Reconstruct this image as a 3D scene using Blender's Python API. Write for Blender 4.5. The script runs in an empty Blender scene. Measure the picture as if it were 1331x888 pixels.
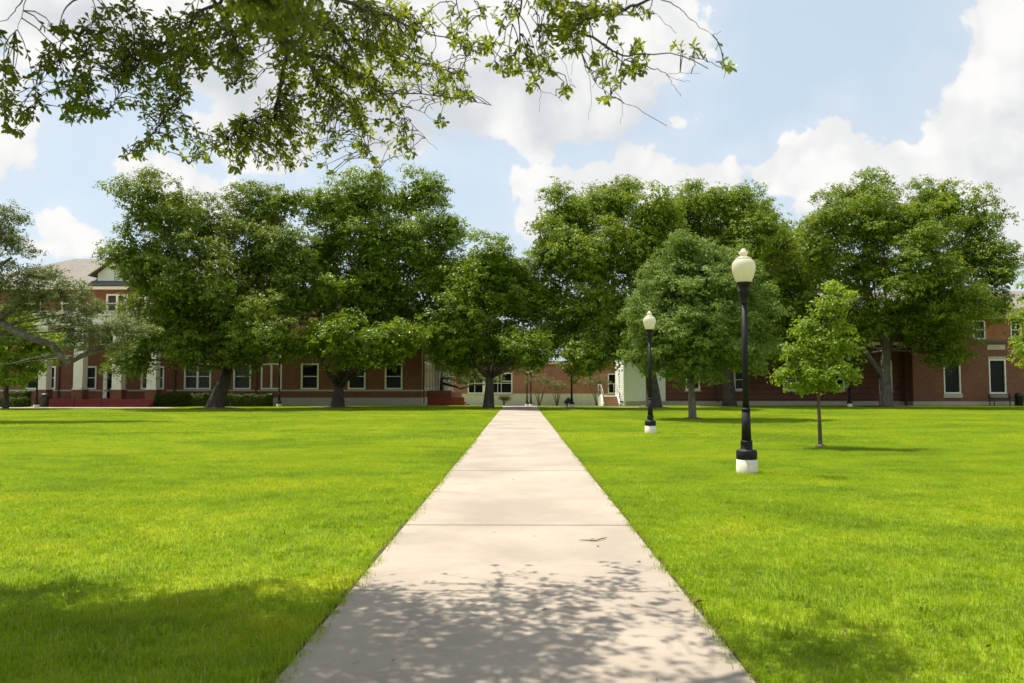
import bpy, math, random
import numpy as np
from mathutils import Vector

R = math.radians
rng = np.random.default_rng(7)
random.seed(7)
scn = bpy.context.scene
COL = scn.collection

# ------------------------------------------------------------------ camera
F = 1035.6                       # focal length in photograph pixels (28 mm lens)
PITCH, YAW, CAMH = R(3.2), R(0.58), 1.6
cd = bpy.data.cameras.new('camera')
cd.lens, cd.sensor_width, cd.clip_end, cd.clip_start = 28.0, 36.0, 3000.0, 0.05
cd.dof.use_dof, cd.dof.focus_distance, cd.dof.aperture_fstop = True, 14.0, 2.8
cam = bpy.data.objects.new('camera', cd)
cam.location = (0, 0, CAMH)
cam.rotation_euler = (R(90) + PITCH, 0, YAW)
COL.objects.link(cam)
scn.camera = cam

# ------------------------------------------------------------------ light, sky, exposure
SUN_EL, SUN_AZ = R(68), R(-54)   # azimuth from +Y towards +X
sd = Vector((math.sin(SUN_AZ) * math.cos(SUN_EL), math.cos(SUN_AZ) * math.cos(SUN_EL), math.sin(SUN_EL)))
sun = bpy.data.lights.new('sun', 'SUN')
sun.energy, sun.angle, sun.color = 4.6, R(0.53), (1.0, 0.93, 0.82)
so = bpy.data.objects.new('sun', sun)
so.rotation_euler = sd.to_track_quat('Z', 'Y').to_euler()
so.location = (-20, 20, 60)
COL.objects.link(so)
scn.view_settings.view_transform = 'Standard'
scn.view_settings.look = 'None'
scn.view_settings.gamma = 1.0
scn.view_settings.use_curve_mapping = False
scn.view_settings.exposure = 0.80
try:
    scn.cycles.max_bounces = 6
    scn.cycles.diffuse_bounces = 3
    scn.cycles.transmission_bounces = 4
    scn.cycles.transparent_max_bounces = 4
    scn.cycles.caustics_reflective = False
    scn.cycles.caustics_refractive = False
    scn.cycles.use_adaptive_sampling = True
    scn.cycles.adaptive_threshold = 0.008
except Exception:
    pass

fwd = Vector((-math.sin(YAW) * math.cos(PITCH), math.cos(YAW) * math.cos(PITCH), math.sin(PITCH)))
rgt = Vector((math.cos(YAW), math.sin(YAW), 0))
upv = rgt.cross(fwd)


def ray(px, py):
    return fwd + rgt * ((px - 665.5) / F) + upv * ((444 - py) / F)


def at(px, py, Y):
    """The point of the place seen at a measured spot of the photograph, at Y metres along the walk."""
    d = ray(px, py)
    t = Y / d.y
    return Vector((d.x * t, Y, CAMH + d.z * t))


def project(P):
    """Photograph coordinates of an array of points (used to keep a crown's low side out of the open view)."""
    D = P - np.array([0, 0, CAMH])
    w = D @ np.array(fwd)
    w = np.where(np.abs(w) < 1e-6, 1e-6, w)
    return 665.5 + F * (D @ np.array(rgt)) / w, 444 - F * (D @ np.array(upv)) / w, w


# ------------------------------------------------------------------ node helpers
class NT:
    def __init__(s, tree):
        s.t = tree
        s.n, s.l = tree.nodes, tree.links

    def new(s, typ, **kw):
        x = s.n.new(typ)
        for k, v in kw.items():
            setattr(x, k, v)
        return x

    def put(s, sock, v):
        if hasattr(v, 'is_output'):
            s.l.new(v, sock)
        elif v is not None:
            sock.default_value = v

    def math(s, op, a, b=None, c=None, clamp=False):
        x = s.new('ShaderNodeMath', operation=op)
        x.use_clamp = clamp
        s.put(x.inputs[0], a)
        if b is not None: s.put(x.inputs[1], b)
        if c is not None: s.put(x.inputs[2], c)
        return x.outputs[0]

    def noise(s, vec, scale, detail=4, rough=0.55, dist=0.0):
        x = s.new('ShaderNodeTexNoise')
        s.put(x.inputs['Vector'], vec)
        x.inputs['Scale'].default_value = scale
        x.inputs['Detail'].default_value = detail
        x.inputs['Roughness'].default_value = rough
        x.inputs['Distortion'].default_value = dist
        return x.outputs['Fac']

    def mix(s, f, a, b, typ='MIX'):
        x = s.new('ShaderNodeMix', data_type='RGBA', blend_type=typ)
        s.put(x.inputs[0], f)
        s.put(x.inputs[6], a)
        s.put(x.inputs[7], b)
        return x.outputs[2]

    def step(s, v, a, b, lo=0.0, hi=1.0, smooth=True):
        x = s.new('ShaderNodeMapRange')
        x.interpolation_type = 'SMOOTHSTEP' if smooth else 'LINEAR'
        s.put(x.inputs[0], v)
        for i, q in ((1, a), (2, b), (3, lo), (4, hi)):
            s.put(x.inputs[i], q)
        return x.outputs[0]


def rgba(c):
    return (c[0], c[1], c[2], 1.0)


# ------------------------------------------------------------------ sky with clouds
world = bpy.data.worlds.new('World')
scn.world = world
world.use_nodes = True
wn = NT(world.node_tree)
wn.n.clear()
sky = wn.new('ShaderNodeTexSky', sky_type='NISHITA')
sky.sun_disc = False
sky.sun_elevation, sky.sun_rotation = SUN_EL, SUN_AZ % (2 * math.pi)
sky.air_density, sky.dust_density, sky.ozone_density, sky.altitude = 1.0, 2.2, 1.0, 100
bg1 = wn.new('ShaderNodeBackground')
hz = wn.mix(0.56, sky.outputs[0], (6.8, 8.0, 8.9, 1))          # summer haze
wn.put(bg1.inputs[0], hz)
bg1.inputs[1].default_value = 0.072
tc = wn.new('ShaderNodeTexCoord')
gen = tc.outputs['Generated']
sep = wn.new('ShaderNodeSeparateXYZ')
wn.put(sep.inputs[0], gen)
az = wn.math('ARCTAN2', sep.outputs[0], sep.outputs[1])
el = wn.math('ARCSINE', sep.outputs[2])
warp = wn.new('ShaderNodeTexNoise')
wn.put(warp.inputs['Vector'], gen)
warp.inputs['Scale'].default_value = 9.0
warp.inputs['Detail'].default_value = 6
wsep = wn.new('ShaderNodeSeparateXYZ')
wn.put(wsep.inputs[0], warp.outputs['Color'])
az = wn.math('MULTIPLY_ADD', wn.math('SUBTRACT', wsep.outputs[0], 0.5), 0.10, az)
el = wn.math('MULTIPLY_ADD', wn.math('SUBTRACT', wsep.outputs[1], 0.5), 0.10, el)


def billow(scale):
    x = wn.new('ShaderNodeTexVoronoi', feature='SMOOTH_F1')
    wv = wn.new('ShaderNodeVectorMath', operation='MULTIPLY_ADD')
    wn.put(wv.inputs[0], warp.outputs['Color'])
    wv.inputs[1].default_value = (0.05, 0.05, 0.05)
    wn.put(wv.inputs[2], gen)
    wn.put(x.inputs['Vector'], wv.outputs[0])
    x.inputs['Scale'].default_value = scale
    x.inputs['Smoothness'].default_value = 0.25
    return wn.math('SUBTRACT', 0.45, x.outputs['Distance'])


n1 = wn.math('SUBTRACT', wn.noise(gen, 10.0, 10, 0.62, 0.2), 0.5)
n2 = wn.math('SUBTRACT', wn.noise(gen, 42.0, 8, 0.65, 0.1), 0.5)
b1, b2 = billow(16.0), billow(44.0)
nz = wn.math('MULTIPLY_ADD', n1, 1.1, wn.math('MULTIPLY_ADD', n2, 0.65, wn.math('MULTIPLY_ADD', b1, 0.40, wn.math('MULTIPLY', b2, 0.22))))


def cloud_field(blobs):
    out = None
    for px, py, rx, ry in blobs:
        d = ray(px, py).normalized()
        a0, e0 = math.atan2(d.x, d.y), math.asin(d.z)
        u = wn.math('MULTIPLY', wn.math('SUBTRACT', az, a0), F / rx)
        v = wn.math('MULTIPLY', wn.math('SUBTRACT', el, e0), F / ry)
        q = wn.math('SQRT', wn.math('MULTIPLY_ADD', u, u, wn.math('MULTIPLY', v, v)))
        f = wn.math('MULTIPLY', wn.math('SUBTRACT', 1.0, q), min(rx, ry, 110) / 55.0)
        out = f if out is None else wn.math('SMOOTH_MAX', out, f, 0.15)
    return out


cum = [(800, 40, 135, 105), (715, 135, 150, 75), (640, 60, 150, 130), (430, 60, 260, 120), (330, 165, 120, 60), (500, 190, 90, 40),
       (60, 30, 140, 70), (20, 100, 60, 30),
       (735, 236, 112, 56), (822, 228, 106, 56), (922, 238, 76, 42), (700, 290, 46, 45), (840, 300, 230, 40),
       (1062, 212, 66, 60), (1130, 225, 80, 50), (1210, 235, 90, 55), (1342, 30, 92, 80), (1352, 130, 78, 100), (1330, 220, 110, 60), (1400, 160, 160, 180), (1140, 270, 170, 40),
       (110, 295, 62, 46), (65, 312, 55, 30), (230, 235, 85, 42), (280, 270, 70, 40),
       (890, 151, 36, 24), (851, 186, 22, 24), (902, 186, 20, 14), (1318, 335, 50, 24),
       (-250, 120, 240, 120), (1650, 250, 200, 100)]
fld = cloud_field(cum)
F1 = wn.math('MULTIPLY_ADD', nz, 0.95, fld)
maskc = wn.step(F1, 0.15, 0.34)
thin = wn.math('MULTIPLY', wn.step(wn.math('MULTIPLY_ADD', n1, 2.0, fld), -0.7, 0.4), 0.26)
# wide cloud cover over the rest of the sky, behind the view
back = wn.math('MULTIPLY', wn.step(wn.noise(gen, 2.6, 7, 0.6), 0.48, 0.60), wn.step(sep.outputs[1], 0.35, 0.0))
mask = wn.math('MAXIMUM', wn.math('MAXIMUM', maskc, thin), back)
gfld = cloud_field([(740, 145, 190, 62), (470, 120, 260, 100), (100, 40, 150, 60), (1180, 272, 160, 28), (1335, 190, 60, 50), (1310, 90, 30, 60), (640, 180, 90, 40)])
gm = wn.step(wn.math('MULTIPLY_ADD', n1, 2.2, wn.math('MULTIPLY_ADD', b1, -1.2, gfld)), -0.2, 1.2)
mott = wn.step(wn.math('MULTIPLY_ADD', b2, -0.5, wn.math('MULTIPLY_ADD', n2, 0.6, wn.math('MULTIPLY', b1, -1.0))), -0.30, 0.35, 0.0, 0.6)
gm = wn.math('MAXIMUM', gm, wn.math('MULTIPLY', mott, 0.75))
ccol = wn.mix(gm, (1.0, 0.99, 0.97, 1), (0.70, 0.73, 0.765, 1))
bg2 = wn.new('ShaderNodeBackground')
wn.put(bg2.inputs[0], ccol)
bg2.inputs[1].default_value = 0.57
mx = wn.new('ShaderNodeMixShader')
wn.put(mx.inputs[0], mask)
# unseen clouds behind the view, brightened to add fill on shaded fronts
wn.put(bg2.inputs[1], wn.step(sep.outputs[1], 0.30, -0.25, 0.57, 0.85))
wn.l.new(bg1.outputs[0], mx.inputs[1])
wn.l.new(bg2.outputs[0], mx.inputs[2])
wo = wn.new('ShaderNodeOutputWorld')
wn.l.new(mx.outputs[0], wo.inputs[0])


# ------------------------------------------------------------------ materials
def material(name):
    m = bpy.data.materials.new(name)
    m.use_nodes = True
    t = NT(m.node_tree)
    b = t.n.get('Principled BSDF')
    return m, t, b


def plain(name, col, rough=0.6, var=0.12, scale=6.0, metal=0.0, bump=0.0, spec=0.5):
    m, t, b = material(name)
    g = t.new('ShaderNodeNewGeometry')
    n = t.noise(g.outputs['Position'], scale, 5)
    n2_ = t.noise(g.outputs['Position'], scale * 7, 3)
    n = t.math('MULTIPLY_ADD', n2_, 0.4, t.math('MULTIPLY', n, 0.6))
    lo = rgba([max(0, c * (1 - var)) for c in col])
    hi = rgba([min(1, c * (1 + var)) for c in col])
    t.put(b.inputs['Base Color'], t.mix(t.step(n, 0.3, 0.7), lo, hi))
    b.inputs['Roughness'].default_value = rough
    b.inputs['Metallic'].default_value = metal
    b.inputs['Specular IOR Level'].default_value = spec
    if bump:
        bp = t.new('ShaderNodeBump')
        bp.inputs['Strength'].default_value = bump
        bp.inputs['Distance'].default_value = 0.02
        t.put(bp.inputs['Height'], n2_)
        t.put(b.inputs['Normal'], bp.outputs[0])
    return m


def brick_mat(name, c1, c2, mortar, band=False):
    m, t, b = material(name)
    g = t.new('ShaderNodeNewGeometry')
    s = t.new('ShaderNodeSeparateXYZ')
    t.put(s.inputs[0], g.outputs['Position'])
    c = t.new('ShaderNodeCombineXYZ')
    t.put(c.inputs[0], t.math('ADD', s.outputs[0], s.outputs[1]))
    t.put(c.inputs[1], s.outputs[2])
    br = t.new('ShaderNodeTexBrick')
    t.put(br.inputs['Vector'], c.outputs[0])
    br.inputs['Scale'].default_value = 1.0
    br.inputs['Brick Width'].default_value = 0.22
    br.inputs['Row Height'].default_value = 0.078
    br.inputs['Mortar Size'].default_value = 0.008
    br.inputs['Color1'].default_value = rgba(c1)
    br.inputs['Color2'].default_value = rgba(c2)
    br.inputs['Mortar'].default_value = rgba(mortar)
    n = t.noise(g.outputs['Position'], 0.8, 5)
    col = t.mix(t.step(n, 0.3, 0.75, 0.0, 0.4), br.outputs['Color'], rgba([x * 0.7 for x in c2]))
    if band:      # every ninth course is a recessed dark joint
        fr = t.math('FRACT', t.math('MULTIPLY', s.outputs[2], 1 / 0.46))
        col = t.mix(t.math('LESS_THAN', fr, 0.12), col, rgba([x * 0.62 for x in c2]))
    t.put(b.inputs['Base Color'], col)
    b.inputs['Roughness'].default_value = 0.85
    return m


def leaf_mat(name, dark, light, trans, tmix=0.35, rough=0.45, dead=0.0):
    m, t, b = material(name)
    g = t.new('ShaderNodeNewGeometry')
    rnd = g.outputs['Random Per Island']
    n = t.noise(g.outputs['Position'], 0.55, 3)
    f = t.math('MULTIPLY_ADD', t.math('SUBTRACT', n, 0.5), 1.3, rnd, clamp=True)
    col = t.mix(f, rgba(dark), rgba(light))
    tcol = t.mix(f, rgba([x * 0.7 for x in trans]), rgba(trans))
    if dead:
        n3 = t.noise(g.outputs['Position'], 0.9, 2)
        k = t.math('MULTIPLY', t.step(n3, 0.66, 0.74), dead)
        col = t.mix(k, col, (0.10, 0.04, 0.025, 1))
        tcol = t.mix(k, tcol, (0.12, 0.05, 0.02, 1))
    t.put(b.inputs['Base Color'], col)
    b.inputs['Roughness'].default_value = rough
    b.inputs['Specular IOR Level'].default_value = 0.20
    tr = t.new('ShaderNodeBsdfTranslucent')
    t.put(tr.inputs[0], tcol)
    ms = t.new('ShaderNodeMixShader')
    ms.inputs[0].default_value = tmix
    t.l.new(b.outputs[0], ms.inputs[1])
    t.l.new(tr.outputs[0], ms.inputs[2])
    t.l.new(ms.outputs[0], t.n.get('Material Output').inputs[0])
    return m


def lawn_colour(t, g):
    """Broad mottling of the turf, shared by the soil sheet and the blades."""
    sc = t.new('ShaderNodeVectorMath', operation='MULTIPLY')
    t.put(sc.inputs[0], g.outputs['Position'])
    sc.inputs[1].default_value = (0.55, 0.9, 0.0)
    p = sc.outputs[0]
    a = t.noise(p, 0.35, 4, 0.6, 0.5)
    b = t.noise(p, 1.7, 3, 0.6)
    return t.math('MULTIPLY_ADD', t.math('SUBTRACT', b, 0.5), 0.7, a)


def grass_mat(name):
    m, t, b = material(name)
    g = t.new('ShaderNodeNewGeometry')
    pn = lawn_colour(t, g)
    rnd = g.outputs['Random Per Island']
    dark, mid, lite = (0.185, 0.285, 0.010, 1), (0.275, 0.380, 0.009, 1), (0.385, 0.420, 0.014, 1)
    c = t.mix(t.step(pn, 0.34, 0.50), dark, mid)
    c = t.mix(t.step(pn, 0.52, 0.68), c, lite)
    c = t.mix(t.math('MULTIPLY', t.step(rnd, 0.0, 1.0, smooth=False), 0.45), c, (0.19, 0.30, 0.008, 1))
    dry = t.math('MULTIPLY', t.math('GREATER_THAN', rnd, 0.945), 0.75)
    c = t.mix(dry, c, (0.50, 0.43, 0.16, 1))
    t.put(b.inputs['Base Color'], c)
    b.inputs['Roughness'].default_value = 0.55
    b.inputs['Specular IOR Level'].default_value = 0.25
    tr = t.new('ShaderNodeBsdfTranslucent')
    t.put(tr.inputs[0], t.mix(1.0, c, (1.25, 1.25, 0.75, 1), 'MULTIPLY'))
    ms = t.new('ShaderNodeMixShader')
    ms.inputs[0].default_value = 0.5
    t.l.new(b.outputs[0], ms.inputs[1])
    t.l.new(tr.outputs[0], ms.inputs[2])
    t.l.new(ms.outputs[0], t.n.get('Material Output').inputs[0])
    return m


def soil_mat(name):
    m, t, b = material(name)
    g = t.new('ShaderNodeNewGeometry')
    pn = lawn_colour(t, g)
    fine = t.noise(g.outputs['Position'], 60, 4)
    c = t.mix(t.step(pn, 0.35, 0.7), (0.14, 0.21, 0.008, 1), (0.24, 0.30, 0.012, 1))
    c = t.mix(t.step(fine, 0.45, 0.7, 0, 0.6), c, (0.06, 0.05, 0.02, 1))
    t.put(b.inputs['Base Color'], c)
    b.inputs['Roughness'].default_value = 0.95
    b.inputs['Specular IOR Level'].default_value = 0.1
    return m


def concrete_mat(name, col, stain=0.18):
    m, t, b = material(name)
    g = t.new('ShaderNodeNewGeometry')
    p = g.outputs['Position']
    big = t.noise(p, 0.55, 6, 0.65, 0.4)
    mid = t.noise(p, 4.5, 6, 0.7)
    fine = t.noise(p, 130, 3, 0.7)
    isl = g.outputs['Random Per Island']
    c = t.mix(t.step(big, 0.3, 0.72), rgba([x * (1 - stain) for x in col]), rgba([min(1, x * 1.07) for x in col]))
    c = t.mix(t.step(mid, 0.5, 0.78, 0, 0.30), c, rgba([x * 0.74 for x in col]))
    c = t.mix(t.step(fine, 0.52, 0.72, 0, 0.35), c, rgba([x * 0.62 for x in col]))
    c = t.mix(t.step(fine, 0.36, 0.26, 0, 0.35), c, rgba([min(1, x * 1.25) for x in col]))
    c = t.mix(t.math('MULTIPLY', isl, 0.16), c, rgba([x * 0.72 for x in col]))
    sp = t.noise(p, 9, 2, 0.5)
    c = t.mix(t.step(sp, 0.735, 0.76, 0, 0.45), c, rgba([x * 0.42 for x in col]))
    t.put(b.inputs['Base Color'], c)
    b.inputs['Roughness'].default_value = 0.85
    b.inputs['Specular IOR Level'].default_value = 0.25
    bp = t.new('ShaderNodeBump')
    bp.inputs['Strength'].default_value = 0.35
    bp.inputs['Distance'].default_value = 0.004
    t.put(bp.inputs['Height'], t.math('MULTIPLY_ADD', fine, 0.6, mid))
    t.put(b.inputs['Normal'], bp.outputs[0])
    return m


def siding_mat(name, col):
    m, t, b = material(name)
    g = t.new('ShaderNodeNewGeometry')
    n = t.noise(g.outputs['Position'], 1.5, 5)
    t.put(b.inputs['Base Color'], t.mix(n, rgba([x * 0.85 for x in col]), rgba(col)))
    b.inputs['Roughness'].default_value = 0.55
    return m


def bark_mat(name, c1, c2):
    m, t, b = material(name)
    tc_ = t.new('ShaderNodeTexCoord')
    mp = t.new('ShaderNodeMapping')
    mp.inputs['Scale'].default_value = (1, 1, 0.25)
    t.put(mp.inputs[0], tc_.outputs['Object'])
    n = t.noise(mp.outputs[0], 9, 6, 0.7)
    n2_ = t.noise(tc_.outputs['Object'], 1.7, 4)
    c = t.mix(t.step(n, 0.35, 0.7), rgba(c1), rgba(c2))
    c = t.mix(t.step(n2_, 0.55, 0.75, 0, 0.5), c, rgba([min(1, x * 1.5) for x in c2]))
    t.put(b.inputs['Base Color'], c)
    b.inputs['Roughness'].default_value = 0.9
    bp = t.new('ShaderNodeBump')
    bp.inputs['Strength'].default_value = 0.8
    bp.inputs['Distance'].default_value = 0.03
    t.put(bp.inputs['Height'], n)
    t.put(b.inputs['Normal'], bp.outputs[0])
    return m


def globe_mat():
    m, t, b = material('cream acrylic globe')
    g = t.new('ShaderNodeNewGeometry')
    n = t.noise(g.outputs['Position'], 5, 3)
    t.put(b.inputs['Base Color'], t.mix(n, (0.72, 0.69, 0.57, 1), (0.80, 0.77, 0.65, 1)))
    b.inputs['Roughness'].default_value = 0.25
    tr = t.new('ShaderNodeBsdfTranslucent')
    tr.inputs[0].default_value = (0.84, 0.80, 0.64, 1)
    ms = t.new('ShaderNodeMixShader')
    ms.inputs[0].default_value = 0.5
    t.l.new(b.outputs[0], ms.inputs[1])
    t.l.new(tr.outputs[0], ms.inputs[2])
    t.l.new(ms.outputs[0], t.n.get('Material Output').inputs[0])
    return m


def shingle_mat():
    m, t, b = material('roof shingles')
    g = t.new('ShaderNodeNewGeometry')
    s = t.new('ShaderNodeSeparateXYZ')
    t.put(s.inputs[0], g.outputs['Position'])
    c = t.new('ShaderNodeCombineXYZ')
    t.put(c.inputs[0], t.math('ADD', s.outputs[0], 0.0))
    t.put(c.inputs[1], t.math('MULTIPLY', s.outputs[2], 1.7))
    br = t.new('ShaderNodeTexBrick')
    t.put(br.inputs['Vector'], c.outputs[0])
    br.inputs['Scale'].default_value = 1
    br.inputs['Brick Width'].default_value = 0.35
    br.inputs['Row Height'].default_value = 0.16
    br.inputs['Mortar Size'].default_value = 0.012
    br.inputs['Color1'].default_value = (0.215, 0.198, 0.172, 1)
    br.inputs['Color2'].default_value = (0.17, 0.156, 0.138, 1)
    br.inputs['Mortar'].default_value = (0.14, 0.11, 0.09, 1)
    t.put(b.inputs['Base Color'], br.outputs['Color'])
    b.inputs['Roughness'].default_value = 0.95
    return m


M = {}
M['grass'] = grass_mat('grass blades')
M['soil'] = soil_mat('turf soil')
M['concrete'] = concrete_mat('walkway concrete', (0.350, 0.298, 0.240), 0.24)
M['joint'] = plain('joint filler', (0.10, 0.075, 0.055), 0.95)
M['mulch'] = plain('bark mulch', (0.10, 0.065, 0.045), 0.95, 0.5, 9)
M['brick'] = brick_mat('red brick', (0.245, 0.085, 0.043), (0.155, 0.053, 0.030), (0.19, 0.125, 0.085))
M['brickband'] = brick_mat('banded red brick', (0.175, 0.062, 0.033), (0.110, 0.038, 0.023), (0.16, 0.095, 0.06), True)
M['bricklit'] = brick_mat('salmon brick lightened as if lit', (0.40, 0.150, 0.095), (0.30, 0.105, 0.065), (0.34, 0.24, 0.18))  # colour lightened so the shaded far wall looks lit
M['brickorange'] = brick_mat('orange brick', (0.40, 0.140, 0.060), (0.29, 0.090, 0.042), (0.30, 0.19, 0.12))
M['plasterlit'] = plain('pale plaster lightened as if lit', (0.60, 0.56, 0.47), 0.85, 0.10, 2)  # far hall base, also lightened in colour in place of light
M['redstep'] = plain('red painted brick', (0.25, 0.035, 0.025), 0.7, 0.25, 4)
M['white'] = plain('white paint', (0.80, 0.77, 0.71), 0.55, 0.05, 2)
M['stone'] = plain('cream stone', (0.46, 0.42, 0.33), 0.85, 0.14, 3)
M['base'] = plain('painted foundation', (0.42, 0.39, 0.31), 0.85, 0.10, 2)
M['cornice'] = plain('tan cornice', (0.62, 0.50, 0.34), 0.7, 0.07, 2)
M['glass'] = plain('dark window glass', (0.006, 0.007, 0.008), 0.15, 0.5, 0.7, 0, 0, 0.12)
M['screen'] = plain('grey screened glass', (0.045, 0.048, 0.050), 0.4, 0.4, 0.9, 0, 0, 0.25)
M['interior'] = plain('dark interior', (0.02, 0.02, 0.02), 0.9)
M['shingle'] = shingle_mat()
M['slate'] = plain('dark flashing', (0.09, 0.09, 0.095), 0.7, 0.2, 3)
M['siding'] = siding_mat('pale clapboard paint', (0.80, 0.82, 0.74))
M['pipe'] = plain('brown downspout', (0.11, 0.045, 0.03), 0.5)
M['black'] = plain('black lamp paint', (0.012, 0.012, 0.013), 0.55, 0.3, 8, 0.0, 0.12, 0.2)
M['metalblack'] = plain('black metal', (0.015, 0.015, 0.016), 0.45)
M['rail'] = plain('grey galvanised rail', (0.35, 0.35, 0.33), 0.45, 0.1, 5, 0.6)
M['plinth'] = plain('whitewashed concrete', (0.66, 0.61, 0.50), 0.85, 0.16, 9, 0, 0.5)
M['tread'] = plain('tan step tread', (0.36, 0.22, 0.14), 0.8, 0.15)
M['globe'] = globe_mat()
M['bark'] = bark_mat('dark bark', (0.035, 0.026, 0.020), (0.095, 0.075, 0.058))
M['barkpale'] = bark_mat('pale grey bark', (0.075, 0.062, 0.050), (0.20, 0.175, 0.145))
M['barkbrown'] = bark_mat('brown bark', (0.075, 0.048, 0.032), (0.16, 0.11, 0.075))
M['twig'] = bark_mat('grey twig bark', (0.045, 0.036, 0.030), (0.11, 0.095, 0.08))
M['leaf_oak'] = leaf_mat('oak leaves', (0.044, 0.088, 0.009), (0.18, 0.24, 0.02), (0.31, 0.4, 0.02), 0.27, 0.42, 0.9)
M['leaf_deep'] = leaf_mat('glossy deep green leaves', (0.044, 0.098, 0.007), (0.205, 0.29, 0.015), (0.36, 0.49, 0.016), 0.27, 0.36, 0.8)
M['leaf_pecan'] = leaf_mat('pecan leaves', (0.054, 0.108, 0.009), (0.215, 0.288, 0.02), (0.38, 0.49, 0.02), 0.29, 0.45)
M['leaf_ash'] = leaf_mat('grey green ash leaves', (0.072, 0.128, 0.02), (0.2, 0.275, 0.05), (0.33, 0.47, 0.06), 0.29, 0.45)
M['leaf_young'] = leaf_mat('young bright leaves', (0.095, 0.165, 0.012), (0.21, 0.29, 0.024), (0.42, 0.56, 0.03), 0.42, 0.42)
M['leaf_live'] = leaf_mat('pale live oak leaves', (0.07, 0.098, 0.028), (0.205, 0.235, 0.08), (0.28, 0.33, 0.08), 0.28, 0.42)
M['leaf_over'] = leaf_mat('overhanging oak leaves', (0.03, 0.058, 0.008), (0.105, 0.15, 0.016), (0.4, 0.46, 0.03), 0.40, 0.40)
M['leaf_hedge'] = leaf_mat('hedge leaves', (0.030, 0.060, 0.006), (0.075, 0.115, 0.010), (0.18, 0.24, 0.02), 0.25, 0.45)
M['leaf_myrtle'] = leaf_mat('pinkish myrtle leaves', (0.085, 0.095, 0.035), (0.22, 0.17, 0.10), (0.28, 0.25, 0.08), 0.35, 0.5)
M['litter'] = plain('dry leaf', (0.10, 0.06, 0.03), 0.8, 0.3)


# ------------------------------------------------------------------ mesh helpers
ORG = {}


def tag(o, label=None, cat=None, group=None, kind=None):
    if label: o['label'] = label
    if cat: o['category'] = cat
    if group: o['group'] = group
    if kind: o['kind'] = kind
    return o


def empty(name, loc, label=None, cat=None, group=None):
    o = bpy.data.objects.new(name, None)
    o.empty_display_size = 0.3
    o.location = loc
    COL.objects.link(o)
    ORG[o.name] = Vector(loc)
    return tag(o, label, cat, group)


class MB:
    def __init__(s):
        s.v, s.f, s.sm = [], [], []

    def add(s, vs, fs, smooth=False):
        k = len(s.v)
        s.v += [tuple(p) for p in vs]
        s.f += [tuple(i + k for i in f) for f in fs]
        s.sm += [smooth] * len(fs)

    def box(s, x0, x1, y0, y1, z0, z1):
        v = [(x, y, z) for z in (z0, z1) for y in (y0, y1) for x in (x0, x1)]
        s.add(v, [(0, 2, 3, 1), (4, 5, 7, 6), (0, 1, 5, 4), (1, 3, 7, 5), (3, 2, 6, 7), (2, 0, 4, 6)])

    def poly(s, pts, thick):
        """A convex polygon in world space given a thickness vector."""
        n = len(pts)
        t = Vector(thick)
        v = [Vector(p) for p in pts] + [Vector(p) + t for p in pts]
        s.add(v, [tuple(range(n))[::-1], tuple(range(n, 2 * n))] + [(i, (i + 1) % n, n + (i + 1) % n, n + i) for i in range(n)])

    def tube(s, pts, rad, n=8, cap=True, flute=0.0):
        pts = [Vector(p) for p in pts]
        if not hasattr(rad, '__len__'): rad = [rad] * len(pts)
        vs, fs = [], []
        ref = Vector((0.31, 0.87, 0.12))
        for i, p in enumerate(pts):
            d = (pts[min(i + 1, len(pts) - 1)] - pts[max(i - 1, 0)])
            if d.length < 1e-9: d = Vector((0, 0, 1))
            d.normalize()
            a = d.cross(ref)
            if a.length < 0.2: a = d.cross(Vector((1, 0, 0)))
            a.normalize()
            b = d.cross(a)
            for k in range(n):
                q = 2 * math.pi * k / n
                r = rad[i] * (1 - (flute if k % 2 else 0))
                vs.append(p + (a * math.cos(q) + b * math.sin(q)) * r)
        for i in range(len(pts) - 1):
            for k in range(n):
                fs.append((i * n + k, i * n + (k + 1) % n, (i + 1) * n + (k + 1) % n, (i + 1) * n + k))
        if cap:
            fs.append(tuple(range(n))[::-1])
            fs.append(tuple(range((len(pts) - 1) * n, len(pts) * n)))
        s.add(vs, fs, True)

    def lathe(s, prof, n=24, c=(0, 0, 0), flute=0.0, smooth=True):
        s_ = Vector(c)
        vs, fs = [], []
        for r, z in prof:
            for k in range(n):
                q = 2 * math.pi * k / n
                rr = r * (1 - (flute if k % 2 else 0))
                vs.append(s_ + Vector((rr * math.cos(q), rr * math.sin(q), z)))
        m = len(prof)
        for i in range(m - 1):
            for k in range(n):
                fs.append((i * n + k, i * n + (k + 1) % n, (i + 1) * n + (k + 1) % n, (i + 1) * n + k))
        fs.append(tuple(range(n))[::-1])
        fs.append(tuple(range((m - 1) * n, m * n)))
        s.add(vs, fs, smooth)

    def build(s, name, mat, parent=None, bevel=0.0):
        me = bpy.data.meshes.new(name)
        o_ = ORG.get(parent.name, Vector((0, 0, 0))) if parent else Vector((0, 0, 0))
        me.from_pydata([(x - o_.x, y - o_.y, z - o_.z) for x, y, z in s.v], [], s.f)
        me.polygons.foreach_set('use_smooth', s.sm)
        me.materials.append(mat)
        me.update()
        o = bpy.data.objects.new(name, me)
        COL.objects.link(o)
        if parent:
            o.parent = parent
        ORG[o.name] = o_
        if bevel:
            b = o.modifiers.new('edge', 'BEVEL')
            b.width, b.segments, b.limit_method = bevel, 2, 'ANGLE'
        return o


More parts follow.
